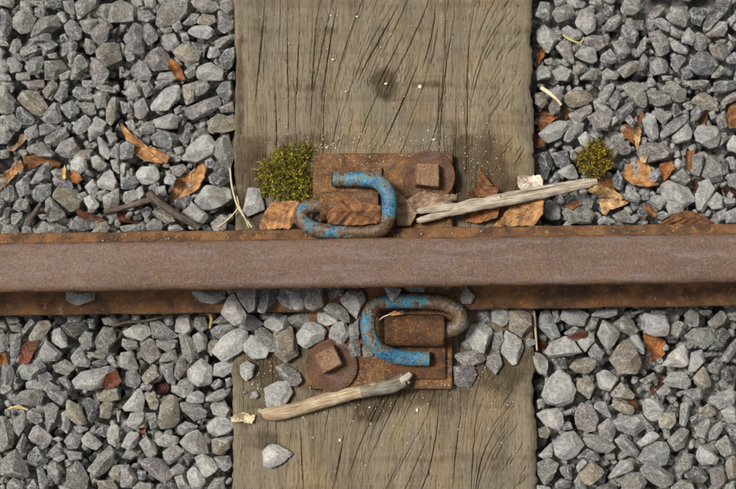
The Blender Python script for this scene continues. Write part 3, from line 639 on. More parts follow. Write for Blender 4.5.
((120, 409), """p 12 32 19 29 26 31 32 41 27 46 19 41 13 36;w 40 38 46 34 53 44 50 49 44 49;l 33 42 37 38 43 46 44 50 36 50;l 30 37 36 33 40 36 38 40 32 41;p 0 34 5 34 11 43 8 48 0 48;o 8 48 13 44 20 46 19 49 8 50;b 10 37 16 38 15 44 11 43;o 53 49 58 42 65 41 64 49;d 22 46 32 45 34 50 22 50"""),
((525, 0), """g 6 10 9 2 15 1 16 11 14 13 7 11;o 16 9 19 5 26 3 32 8 26 12 18 15;l 31 13 34 6 39 4 44 9 43 18 38 21 32 16;p 17 0 26 0 24 3 19 4;b 27 3 33 0 38 1 36 5 31 5;g 39 1 46 0 47 4 43 5 39 3;d 45 9 49 2 55 3 55 9 50 12;p 58 5 61 0 70 0 71 6 66 10 60 9;p 48 17 52 10 57 8 60 13 55 18 50 19;l 6 19 12 15 18 19 21 24 14 33 8 25;p 18 29 24 23 28 27 30 40 24 37;l 23 17 27 15 35 20 35 23 29 25 24 20;p 36 23 42 21 52 22 52 27 44 31 38 28;g 60 15 64 14 69 21 68 27 62 26 59 20;p 27 29 35 25 36 28 29 33;w 30 34 35 28 42 29 46 36 41 39 33 36;g 45 35 52 30 57 37 54 39 46 38;o 53 26 59 22 65 32 61 37 56 35;g 11 36 15 35 20 38 19 40 13 39;l 6 44 10 39 15 40 17 48 8 49;l 17 43 22 39 29 43 26 49 20 49;p 29 36 35 38 40 42 33 46 30 43;o 34 47 40 42 46 42 44 49 34 49;l 46 45 50 42 56 46 56 49 47 49;o 56 43 63 38 70 36 69 43 61 48;d 62 12 73 12 73 18 66 18;d 18 22 23 21 24 25 20 25"""),
((616, 0), """p 20 9 26 2 31 5 27 10 22 12;o 29 10 36 5 42 4 45 10 42 17 34 14;d 45 6 48 3 55 4 58 8 52 16 47 14;d 53 16 58 8 62 0 72 0 70 6 58 19 54 20;p 55 21 66 10 70 16 66 22 58 23;l 21 13 27 11 33 15 32 20 27 18;o 68 12 73 8 74 12 70 17;o 70 15 74 13 74 20;p 20 20 27 18 33 24 33 34 27 36 24 28;o 33 16 40 20 38 24 33 22;l 40 23 44 17 49 21 47 28 40 26;g 47 22 53 20 58 31 50 31 48 28;l 33 26 37 24 45 31 44 34 36 31;o 11 34 16 24 19 21 19 30 13 35;p 14 38 17 32 20 36 18 43 15 44;g 21 38 27 35 33 38 32 44 24 46 21 43;g 34 36 39 33 44 35 38 44 35 42;b 45 37 50 31 57 33 62 40 58 46 50 46 45 42;p 57 29 65 25 72 30 66 37 60 35;b 64 24 69 24 66 27 60 26;g 67 36 73 31 74 39 68 39;b 40 42 45 39 48 46 44 48 41 46;o 60 42 64 40 68 43 62 48 58 48;d 68 20 74 24 74 28 70 25;o 28 46 36 46 34 49 29 49;p 8 20 13 17 14 22 10 24"""),
((525, 80), """p 15 8 20 3 24 8 22 13 17 12;l 43 14 48 5 54 0 54 6 48 16;t 23 11 28 6 38 6 43 11 38 15 29 17;g 49 11 56 6 60 10 55 19;b 57 18 64 13 67 18 60 24 57 22;p 26 21 35 17 41 14 41 20 34 26 27 26;l 42 13 46 11 52 17 56 22 50 24 43 18;p 38 23 44 19 50 20 53 25 51 32 42 30;w 50 24 56 22 57 25 53 29;o 6 9 12 7 14 14 10 18 6 15;p 14 17 18 10 22 14 21 20 16 22;l 8 33 15 27 25 23 26 27 22 35 15 39 11 36;g 25 31 30 25 38 27 36 32 27 39 24 36;w 32 36 37 30 42 37 39 42 34 40;o 52 36 55 33 64 40 65 45 59 46 54 41;l 48 41 54 39 58 43 55 48 49 45;p 27 43 35 42 37 45 31 49 28 49;p 60 25 63 22 66 26 63 29"""),
((616, 80), """o 3 2 14 0 19 10 19 18 13 15 8 10;o 19 8 27 6 34 10 34 14 27 16 23 15;o 27 2 34 0 44 9 43 14 36 13 30 7;o 42 1 50 0 58 0 55 5 47 6;b 57 6 64 0 74 0 74 5 66 8;t 46 11 55 6 63 14 63 19 56 18 49 15;p 64 12 73 7 73 13 67 15;d 33 20 36 13 41 20 36 24;b 46 18 50 16 55 18 51 24 46 26;g 27 33 31 27 39 22 45 20 44 25 36 32 28 36;l 34 35 44 26 47 32 46 37 37 39;l 16 24 19 19 24 22 27 36 23 38 18 32;o 22 20 33 19 34 23 29 28 26 25;l 47 33 52 24 59 24 63 35 61 41 56 42 48 38;l 56 20 60 19 61 23 58 25;g 61 24 66 19 68 29 63 31;p 61 32 69 31 69 36 64 41 61 40;w 67 40 71 34 74 35 74 45 68 43;p 14 42 18 38 30 38 36 43 32 48 20 50 15 46;d 40 15 45 13 47 18 43 19"""),
((525, 150), """d 6 2 15 0 18 8 14 17 10 17 7 12;d 16 2 26 0 29 10 22 13 18 8;w 17 15 25 10 29 9 33 15 32 18 25 18;g 14 20 19 13 22 17 16 21;b 53 18 57 12 60 18 61 25 56 24;l 60 24 62 22 70 28 69 33 61 31;w 11 35 15 30 22 35 22 42 13 43;o 23 38 28 33 38 34 43 39 40 45 27 45;g 30 29 36 26 42 31 41 36 33 34;l 41 45 48 40 54 43 56 45;g 54 40 61 36 69 44 67 45 57 44;o 25 28 30 27 31 31 26 32"""),
((616, 150), """w 34 7 38 5 41 8 39 11 35 10;o 33 17 41 11 46 18 42 22 35 19;l 21 14 26 11 28 15 24 20 20 16;w 28 21 33 18 45 22 50 30 42 35 29 30;l 29 31 35 29 42 34 42 38 33 39;l 19 29 26 27 31 32 27 37 21 33;l 49 27 54 18 57 17 61 24 56 35 54 38 50 36;l 56 33 62 25 66 30 66 36 58 37;g 53 10 59 3 65 7 67 18 60 20 53 15;g 47 3 53 1 54 8 51 16 46 14;d 65 3 70 5 70 14 66 15;d 15 27 20 24 20 31 16 31;d 13 37 18 34 21 38 18 42 13 40;o 22 40 29 37 34 40 28 43;l 62 38 68 35 68 42 62 45;l 67 38 74 35 74 45 67 45;g 68 15 74 14 74 24 69 22;g 69 7 74 6 74 12 70 12;l 66 30 73 29 73 33 67 33"""),
((525, 305), """l 8 13 10 4 15 3 20 14 22 19 16 21 11 16;l 21 8 23 3 34 3 39 6 36 13 27 12;g 16 4 20 3 22 10 18 11;l 40 6 45 3 57 2 56 6 50 8 41 7;o 37 12 41 7 46 8 44 14 38 16;l 44 19 48 9 53 12 59 17 56 23 50 29 46 24;p 24 17 30 13 34 14 30 18 25 19;l 31 19 37 17 42 17 43 22 37 29 33 24;w 12 29 16 23 25 19 29 21 35 29 28 31 15 32;g 38 29 43 23 49 29 47 33 40 32;t 27 38 32 32 37 31 49 37 45 40 36 42 31 41;w 1 30 4 28 10 30 19 39 14 43 9 42 4 36;d 16 33 25 32 26 39 20 40;w 13 46 21 39 27 43 31 52 29 59 23 62 13 60 10 55;t 52 33 57 25 63 21 69 26 72 35 69 42 57 42 54 38;l 64 19 69 18 73 25 73 31 68 27;o 55 11 61 6 67 9 71 17 66 19 59 16;w 44 42 50 39 58 45 53 53 46 51;t 30 43 38 43 43 49 39 58 32 52;o 12 44 17 45 15 49 12 49;d 64 5 73 2 73 4 67 6;g 70 6 74 6 74 16 71 15"""),
((616, 305), """w 15 10 17 5 30 6 33 12 31 19 22 19 17 16;p 41 6 45 2 50 5 50 13 44 13;o 34 12 38 8 43 11 41 16 37 23 33 18;g 55 11 64 3 68 7 66 12 60 15;o 42 19 48 14 56 14 62 21 54 27 47 24;w 28 37 34 29 42 23 44 28 45 36 41 38;l 44 40 46 29 53 27 55 34 47 42;d 60 17 67 13 71 18 66 27 57 28 62 22;g 64 34 70 24 74 20 74 28 69 35;p 56 37 61 32 65 36 62 42 57 41;d 65 40 70 37 72 46 66 48;l 29 47 34 41 42 41 48 49 45 52 34 50;t 47 44 54 37 58 46 58 50 53 52 48 48;o 20 3 32 3 31 6 24 6;o 49 3 60 3 56 7 52 6;o 68 5 74 4 74 10 70 9;g 14 46 23 41 24 45 18 49;d 54 29 63 29 62 31 55 32"""),
((525, 380), """w 7 21 12 18 20 17 26 24 21 31 13 28;t 8 30 13 28 16 32 14 36 9 35;p 30 21 34 14 41 15 45 24 43 31 38 32 31 28;g 41 16 44 12 50 14 53 22 52 24 46 20;t 52 9 59 1 64 7 69 10 66 12 55 11;t 52 15 56 12 66 16 68 20 63 21 55 18;l 53 26 60 22 72 21 77 27 68 35 58 31;w 17 39 25 32 31 31 37 40 31 47 25 50 19 46;o 36 36 40 33 50 35 56 41 52 45 44 44 38 40;p 44 27 52 23 57 31 53 38 46 34;g 55 37 60 33 66 38 70 43 69 47 62 46;l 8 46 13 42 17 37 17 47 11 48;g 21 27 28 25 30 30 24 31;o 7 12 11 11 12 16 8 18;b 32 48 38 42 45 44 49 49 40 52;g 22 20 30 17 29 21 25 22"""),
((525, 409), """o 7 33 14 30 21 33 17 43 12 47 8 40;o 21 37 25 32 29 37 29 43 24 43;g 16 46 22 42 29 45 26 48 18 49;t 33 39 40 31 48 37 49 40 40 47 34 44;l 31 35 36 29 40 31 35 36 32 39;l 50 42 58 31 66 31 67 36 60 40 52 43;o 57 43 65 39 71 39 75 45 72 50 60 49;g 30 44 33 40 37 46 38 50 31 50;b 44 48 52 45 60 50 45 52;l 7 46 15 47 16 50 7 50;g 71 36 74 34 74 41 72 40"""),
((616, 380), """w 16 14 19 11 26 12 30 18 27 24 21 26 17 21;g 15 20 21 26 24 30 20 33 16 27;t 26 24 29 20 36 19 37 25 33 30 26 29;l 40 16 43 13 46 16 45 24 43 29 39 27;d 30 17 34 15 38 18 38 23 31 21;w 12 38 18 33 23 29 27 34 22 38 15 41;o 32 37 38 31 44 27 46 31 43 41 37 44;g 48 29 52 25 57 23 58 28 54 36 49 34;l 56 33 60 28 65 25 66 30 62 36 57 37;o 59 40 67 33 70 38 73 45 66 47;t 50 19 56 14 61 19 60 23 54 22;l 57 13 62 7 70 4 74 8 72 15 64 18;l 64 19 71 15 74 18 74 26 68 26;d 68 31 73 27 75 34 72 37;l 49 48 52 40 58 42 66 49 64 52 53 52;b 45 38 49 33 48 41 45 43;l 25 7 31 1 34 6 32 9 26 9;g 38 7 46 6 52 4 53 12 47 13;b 45 23 50 20 50 25 46 27"""),
((616, 409), """l 14 30 18 23 24 20 33 20 37 25 36 33 26 35 16 33;p 15 37 19 33 27 35 36 41 35 46 29 49 22 45 17 41;o 36 36 42 26 47 29 46 36 40 40 37 38;d 42 41 47 35 53 36 57 42 54 46 45 44;p 57 40 61 34 66 35 67 43 63 48 58 46;t 67 33 70 29 74 28 74 42 69 43;o 34 48 40 43 47 45 49 50 34 50;g 67 46 73 43 74 50 67 50"""),
]
# stones off the bed: on the sleeper, the plate and the rail foot (origin, data, label)
SPEC = [
((180, 285), 'l 4 5 8 3 18 2 26 3 26 8 20 11 14 10', 'wide flat grey stone on the rail foot left of the sleeper cluster'),
((180, 285), 'g 26 1 35 -2 37 3 30 5', 'grey stone half hidden under the rail head'),
((180, 285), 'w 26 17 30 8 33 6 36 11 40 18 39 23 33 24', 'pale pointed stone against the rail foot at the sleeper edge'),
((180, 285), 'p 35 5 38 -2 48 -2 47 10 45 15 42 16 38 11', 'mauve stone leaning on the rail foot'),
((180, 285), 'b 48 2 50 -3 61 -2 59 8 52 16 48 15', 'dark blue-grey stone leaning on the rail foot'),
((180, 285), 'g 60 8 63 -2 66 -2 68 11 69 15 63 13', 'narrow grey stone leaning on the rail foot'),
((180, 285), 'l 65 2 68 -3 75 -2 77 8 75 14 70 14 66 9', 'speckled grey stone leaning on the rail foot beside a narrow one'),
((180, 285), 'w 37 25 41 17 45 16 50 24 46 27 37 27', 'small pale triangular stone below the mauve stone'),
((180, 285), 'l 51 24 58 17 65 19 67 26 60 29', 'light grey five-sided stone on the sleeper below the dark blue-grey stone'),
((180, 285), 'o 49 18 60 17 55 21 49 21', 'thin olive stone tucked against the rail foot'),
((180, 285), 'w 37 34 42 31 49 32 54 38 52 44 44 45 38 40', 'rounded pale greenish stone on the sleeper edge'),
((180, 285), 'p 46 29 51 26 59 33 60 40 54 40 49 34', 'mauve wedge stone between the rounded stone and the tan stone'),
((180, 285), 't 58 30 68 26 71 34 72 42 65 47 59 42', 'yellowish rough stone left of the diagonal screw'),
((180, 285), 'w 20 40 25 33 33 28 42 28 41 34 36 42 28 47', 'large whitish stone at the sleeper edge below the rail'),
((180, 285), 'g 19 28 23 25 33 24 34 28 24 32 20 31', 'flat dark grey stone above the large whitish stone'),
((180, 285), 'o 20 23 27 17 31 21 26 24', 'small olive stone below the wide flat stone'),
((180, 285), 'o 66 20 75 16 80 17 79 25 68 25', 'olive grey block stone on the sleeper below the speckled grey stone'),
((270, 285), 'o 21 7 24 -2 32 -2 32 12 27 15 22 13', 'olive stone leaning on the rail foot above the whitish olive block'),
((270, 285), 'd 35 2 36 -2 46 -2 44 6 37 8', 'dark stone half under the rail head left of the lower clip'),
((270, 285), 'w 42 8 46 5 56 4 58 9 53 20 49 16', 'bright pale triangular stone touching the lower clip'),
((270, 285), 'o 32 15 37 10 44 13 51 22 47 23 41 19', 'rough olive-white stone left of the bright triangular stone'),
((270, 285), 'w 27 17 33 16 41 21 38 26 30 23', 'smooth pale stone below the rough olive-white stone'),
((270, 285), 'w 17 30 22 24 29 23 34 28 32 33 22 38 18 35', 'whitish block stone just above the diagonal screw'),
((270, 285), 'l 35 32 40 23 46 23 48 30 44 36', 'grey stone right above the diagonal screw'),
((270, 285), 'g 48 26 54 21 56 28 54 33 49 32', 'grey stone pressed against the left of the lower clip'),
((270, 285), 'g 48 39 50 33 55 36 55 43 50 44', 'small grey stone on the plate beside the lower clip'),
((270, 285), 'l 56 38 60 37 63 43 58 44', 'small pale stone under the bend of the lower clip'),
((270, 285), 'd 50 4 54 2 58 5 58 8 52 7', 'small dark stone behind the bright triangular stone'),
((350, 280), 'l 21 4 31 6 29 10 26 14', 'grey pointed stone lying on top of the lower clip'),
((350, 280), 'g 31 3 40 1 47 3 44 7 34 7', 'flat grey stone under the rail head above the lower clip'),
((350, 280), 'd 52 3 60 1 66 3 60 6', 'flat dark stone under the rail head right of the flat grey one'),
((350, 280), 'l 68 10 71 4 76 10 74 14 69 14', 'small grey pyramid stone on the rail foot right of the lower clip'),
((440, 285), 'w 16 30 20 18 25 20 32 29 27 41 22 40 17 35', 'large white diamond-shaped stone right of the lower clip'),
((440, 285), 'g 22 15 29 15 31 22 27 24', 'grey stone behind the large white diamond-shaped stone'),
((440, 285), 'l 32 14 37 11 41 15 43 23 38 25 32 22', 'pale tapered stone against the rail foot right of the clip'),
((440, 285), 't 43 16 49 15 55 18 56 25 50 31 43 27', 'round pinkish tan stone against the rail foot'),
((440, 285), 'w 40 30 42 25 50 31 51 38 47 47 41 50 37 45', 'tall pale stone with greenish base right of the white diamond stone'),
((440, 285), 'g 32 30 38 28 40 35 35 41 32 38', 'grey stone with a tan chip between two pale stones'),
((440, 285), 'p 8 43 20 40 31 41 29 46 20 49 9 48', 'long mauve grey stone above the pinkish cube stone'),
((440, 285), 'g 29 44 36 40 38 48 34 54 29 49', 'grey stone right of the long mauve stone'),
((440, 285), 'o 13 36 17 32 20 38 17 40', 'small olive stone left of the white diamond-shaped stone'),
((440, 285), 'p 8 50 20 49 22 55 19 62 9 61', 'pinkish cube-like stone at the right edge of the base plate'),
((210, 350), 'w 18 9 23 6 29 10 27 16 21 20 18 14', 'pale egg-shaped stone alone on the sleeper left of the screw'),
((210, 350), 'p 41 11 46 9 54 14 59 22 57 25 49 21 43 16', 'long brownish stone beside the lower washer'),
((210, 350), 'w 34 24 41 20 47 20 50 26 44 36 38 38 35 33', 'pale stone resting on the left end of the stick'),
((0, 0), 'w 160 276 164 272 169 271 173 275 181 278 174 283 165 287 161 285', 'lone pale pointed stone on the bare sleeper near the photo bottom'),
((0, 0), 'w 148.6 131 152 116 158 115.4 161.5 127.6 151 132', 'pale flat grey stone beside the large moss clump'),
((0, 0), 'w 192 134 194.5 131 198 134.5 196 136', 'tiny white stone inside the upper clip loop'),
((0, 285), 'l 41 4 49 3 57 4 56 9 47 12 41 9', 'single grey stone lying on the rail foot at the left'),
]
def bed_z(py, px):
    return -.014 if py < 240 else -.006
stones = []
for (org, txt) in DATA:
    for it in txt.split(';'):
        q = it.split(); a = np.array(q[1:], float).reshape(-1, 2)*UNIT+np.array(org)
        stones.append([q[0], a, None])
nb = len(stones)
for (org, txt, lab) in SPEC:
    q = txt.split(); a = np.array(q[1:], float).reshape(-1, 2)*UNIT+np.array(org)
    stones.append([q[0], a, lab])
def area(a): x, y = a[:, 0], a[:, 1]; return .5*abs(np.dot(x, np.roll(y, -1))-np.dot(y, np.roll(x, -1)))
built = []
g = np.random.default_rng(99)
order = sorted(range(len(stones)), key=lambda i: area(hull2(stones[i][1])))
for i in order:
    tone, a, lab = stones[i]
    a = hull2(a); ar = area(a); c = a.mean(0)
    if lab is None:
        if 233 < c[0] < 534 and ar > 20 and c[1] < 300: pass
        z = bed_z(c[1], c[0]); grow = 1.045
    else:
        z = .01; grow = 1.0 if ('lone' in lab or 'tiny' in lab) else 1.15
    w_ = P(a[:, 0], a[:, 1], z)[:, :2]; cw = w_.mean(0); poly = (w_-cw)*grow
    sz = math.sqrt(ar)*PXM(0); thick = min(.024, max(.006, sz*g.uniform(.62, .92)))
    k = 5 if (ar > 330 or lab) else (4 if ar > 100 else 3)
    V, F = rock(poly, thick, k, g)
    if lab is None:
        zc = z - thick*.5 + .006 + g.normal(0, .0022) + (sz-.018)*.22
        if tone == 'd': zc -= .002
    else:
        # rest on what lies below
        i_, j_ = hidx(cw[0]+V[::7, 0]*.7, cw[1]+V[::7, 1]*.7)
        sup = float(np.percentile(HM[i_, j_], 90 if 'top of the lower clip' in lab else 60)); zc = max(sup, -.002)+thick*.40
        # shift so that it still projects to its place from its true height
        n2 = P(c[0], c[1], zc)[:2]; cw = cw + (n2-P(c[0], c[1], z)[:2])
    W = V+np.array([cw[0], cw[1], zc]); hput(W)
    t = np.array(TONE[tone]); t = (t*.72+t.mean()*.28)*g.uniform(.88, 1.16)*(1+g.normal(0, .012, 3))
    built.append(dict(tone=tone, px=a, c=c, ar=ar, V=V, F=F, loc=(cw[0], cw[1], zc), col=t, lab=lab))
# the rest of the stones that show largest are things of their own; smaller ones join the loose ballast
spec = [b for b in built if b['lab']]; bed = sorted([b for b in built if not b['lab']], key=lambda b: -b['ar'])
keep = bed[:300-len(spec)]; rest = bed[300-len(spec):]
TW = {'w': 'pale whitish', 'l': 'light grey', 'g': 'mid grey', 'd': 'dark grey', 'b': 'blue-grey', 'o': 'olive grey', 't': 'tan', 'p': 'mauve grey', 'r': 'brown'}
def lab_of(b):
    x, y = b['c']; left = x < 300; up = y < 260
    h = b['px']-b['c']; ev = np.linalg.eigvalsh(np.cov(h.T)); asp = math.sqrt(ev[1]/max(ev[0], 1e-6))
    shp = 'long' if asp > 1.75 else ('broad' if asp > 1.3 else 'compact')
    size = 'large' if b['ar'] > 750 else ('medium' if b['ar'] > 420 else 'small')
    u = x/236 if left else (736-x)/200
    col = 'photo side' if u < .34 else ('mid-width' if u < .67 else 'sleeper side')
    v = y/230 if up else (489-y)/178
    row = 'outer row' if v < .34 else ('middle row' if v < .67 else 'row nearest rail')
    return f"{size} {TW[b['tone']]} {shp} stone, {row}, {col}, {'upper' if up else 'lower'} {'left' if left else 'right'} ballast"
groups = {}
for b in keep: groups.setdefault(lab_of(b), []).append(b)
ORD = ['leftmost', 'second', 'third', 'fourth', 'fifth', 'sixth']
for lb, bs in groups.items():
    bs.sort(key=lambda b: b['c'][0])
    for k, b in enumerate(bs):
        b['lab'] = lb if len(bs) == 1 else (f"{lb}, {ORD[k]} of these" if k == 0 else f"{lb}, {ORD[min(k, 5)]} from left")
def stone_mesh(b):
    me = mesh('ballast_stone', b['V'], b['F'], M['stone'])
    pattr(me, 'tone', np.repeat(np.array([[*b['col'], 1]]), len(b['V']), 0)); return me
for b in spec+keep:
    o = obj('ballast_stone', stone_mesh(b), None, b['loc'])
    tag(o, b['lab'], 'stone', 'loose ballast stones around the rail')

# loose ballast: the small pieces in the gaps, the layer beneath, and the bed going on outside the frame
VV, FF, CC = [], [], []; off = 0
def addm(V, F, col):
    global off
    VV.append(V); FF.append(F+off); CC.append(np.repeat(np.array([[*col, 1]]), len(V), 0)); off += len(V)
for b in rest: addm(b['V']+np.array(b['loc']), b['F'], b['col'])
keys = 'lggdboopt'
def rnd_poly(r, g):
    n = g.integers(4, 7); a = np.sort(g.uniform(0, 6.28, n)+np.linspace(0, 6.28, n, endpoint=False)*3)
    a = np.linspace(0, 6.28, n, endpoint=False)+g.normal(0, .25, n); asp = g.uniform(.65, 1.0); th = g.uniform(0, 3.14)
    q = np.stack([np.cos(a)*r, np.sin(a)*r*asp], -1)*g.uniform(.85, 1.15, (n, 1)); c, s = math.cos(th), math.sin(th)
    return q@np.array([[c, s], [-s, c]])
protos3 = [rock(rnd_poly(.0105, g), .014, 3, g) for k in range(40)]; protos2 = [rock(rnd_poly(.0105, g), .014, 2, g) for k in range(40)]; protos = protos3
xl, xr = P(233, 244.5)[0]-.004, P(534, 244.5)[0]+.004
cx0, cy0 = P(0, 489, -.01)[:2]; cx1, cy1 = P(736, 0, -.01)[:2]
def scatter(step, z, zj, smin, smax, x0, x1, y0, y1, inside, protos):
    for x in np.arange(x0, x1, step):
        for y in np.arange(y0, y1, step):
            px, py = x+g.uniform(-.45, .45)*step, y+g.uniform(-.45, .45)*step
            fr = cx0-.004 < px < cx1+.004 and cy0-.004 < py < cy1+.004
            if fr != inside: continue
            if xl < px < xr: continue
            sc = g.uniform(smin, smax); V, F = protos[g.integers(len(protos))]
            th = g.uniform(0, 6.28); c, s = math.cos(th), math.sin(th)
            W = V*sc; W = np.stack([W[:, 0]*c-W[:, 1]*s, W[:, 0]*s+W[:, 1]*c, W[:, 2]], -1)+np.array([px, py, z+g.normal(0, zj)])
            if (W[:, 0].max() > xl+.004) and (W[:, 0].min() < xr-.004): continue
            t = np.array(TONE[keys[g.integers(len(keys))]])*g.uniform(.8, 1.15)
            if W[:, 2].max() > FZ and abs(py-RC) < WF+.02: continue
            addm(W, F, t); hput(W)
for (x0, y0, x1, y1, m) in ((234, 300, 262, 352, 40), (255, 300, 300, 345, 34), (300, 296, 362, 346, 40), (474, 304, 532, 352, 44), (455, 340, 505, 372, 18), (236, 345, 262, 400, 14)):
    for q in range(m):
        a = P(g.uniform(x0, x1), g.uniform(y0, y1), .006); V, F = protos[g.integers(len(protos))]; sc = g.uniform(.16, .52)
        zz = hget(a[0], a[1], 92, .0105*sc+.0015)
        if not -.001 < zz < .0012: continue
        th = g.uniform(0, 6.28); c, s_ = math.cos(th), math.sin(th); W = V*sc
        W = np.stack([W[:, 0]*c-W[:, 1]*s_, W[:, 0]*s_+W[:, 1]*c, W[:, 2]], -1)+np.array([a[0], a[1], max(zz, 0)+.0045*sc])
        hput(W); addm(W, F, np.array(TONE['wlgop'[g.integers(5)]])*g.uniform(.8, 1.1))
scatter(.0125, -.040, .0025, .75, 1.15, cx0, cx1, cy0, cy1, True, protos3)
scatter(.0092, -.0275, .0025, .30, .60, cx0, cx1, cy0, cy1, True, protos2)
scatter(.0185, -.015, .003, .85, 1.35, -.46, .46, -.36, .36, False, protos2)
scatter(.0185, -.029, .002, .85, 1.2, -.46, .46, -.36, .36, False, protos2)
me = mesh('ballast', np.vstack(VV), np.vstack(FF), M['stone']); pattr(me, 'tone', np.vstack(CC))
tag(obj('ballast', me), 'grey crushed stone ballast filling the gaps between the larger stones', 'gravel', None, 'stuff')

# ------------------------------------------------------------------ dead leaves
LC = {'tan': (.42, .225, .085), 'pale': (.60, .41, .20), 'brown': (.225, .100, .032), 'red': (.145, .048, .020), 'dark': (.055, .018, .012), 'orange': (.31, .125, .032), 'cream': (.62, .54, .34), 'grey': (.30, .215, .135), 'white': (.68, .62, .52)}
def leaf(poly, tone, label, lift=.001, curl=.004, z=None, tilt=None, ribs=.0006, name='dead_leaf', cat='leaf', seed=0, thick=.0004, q=84):
    poly = np.array(poly, float); g = np.random.default_rng(seed+len(poly)*7+int(poly[0, 0]))
    c = poly.mean(0)
    z0 = bed_z(c[1], c[0]) if z is None else z
    W = P(poly[:, 0], poly[:, 1], z0)[:, :2]; cw = W.mean(0)
    if z is None:
        i, j = hidx(W[:, 0]*.6+cw[0]*.4, W[:, 1]*.6+cw[1]*.4); z0 = float(np.percentile(HM[i, j], q))+lift
        W = P(poly[:, 0], poly[:, 1], z0)[:, :2]; cw = W.mean(0)
    B = []
    for a, b in zip(W, np.roll(W, -1, 0)):
        n = max(3, int(np.linalg.norm(b-a)/.0016))
        for t in np.linspace(0, 1, n, endpoint=False):
            B.append(a+(b-a)*t+g.normal(0, .00032, 2))
    B = np.array(B)
    ctr = B-cw; ev, evec = np.linalg.eigh(np.cov(ctr.T)); ma, mi = evec[:, 1], evec[:, 0]
    K = 10; rings = [cw+(B-cw)*(k/K) for k in range(1, K+1)]
    XY = np.vstack([cw[None]]+rings); la = (XY-cw)@ma; lb = (XY-cw)@mi
    sa, sb = max(1e-4, np.abs(la).max()), max(1e-4, np.abs(lb).max()); ua, ub = la/sa, lb/sb
    tl = g.normal(0, .10, 2) if tilt is None else np.array(tilt)
    zz = z0+tl[0]*la+tl[1]*lb+curl*(ub**2)*g.uniform(.6, 1.2)+curl*.5*(ua**2)*g.uniform(-.6, 1)
    zz += ribs*np.sin((ua-np.abs(ub)*.55)*20)*(.3+.7*np.abs(ub))+noise3(XY, 55, seed+3, 2)*.0012
    V = np.column_stack([XY, zz]); nb_ = len(B); Fc = []
    for i in range(nb_):
        j = (i+1) % nb_; Fc.append([0, 1+i, 1+j])
        for k in range(K-1):
            a = 1+k*nb_; b = a+nb_; Fc.append([a+i, b+i, b+j, a+j])
    N = len(V); V2 = np.vstack([V, V-np.array([0, 0, thick])]); e = 1+(K-1)*nb_
    F2 = Fc+[[v+N for v in f[::-1]] for f in Fc]+[[e+i, e+i+N, e+(i+1) % nb_+N, e+(i+1) % nb_] for i in range(nb_)]
    sgn = np.sum((B[:, 0]-cw[0])*np.roll(B[:, 1]-cw[1], -1)-(B[:, 1]-cw[1])*np.roll(B[:, 0]-cw[0], -1))
    if sgn < 0: F2 = [f[::-1] for f in F2]
    me = mesh(name, V2-np.array([cw[0], cw[1], z0]), F2, M['leaf'])
    col = np.array(LC[tone])*g.uniform(.9, 1.1)
    pattr(me, 'tone', np.repeat(np.array([[*col, 1]]), len(V2), 0))
    pattr(me, 'leafuv', np.tile(np.column_stack([ua, ub, ua*0]), (2, 1)), 'FLOAT_VECTOR')
    o = obj(name, me, None, (cw[0], cw[1], z0)); tag(o, label, cat, 'dry leaves and scraps on the track'); return o
def U(org, s): return np.array(s.split(), float).reshape(-1, 2)*UNIT+np.array(org)
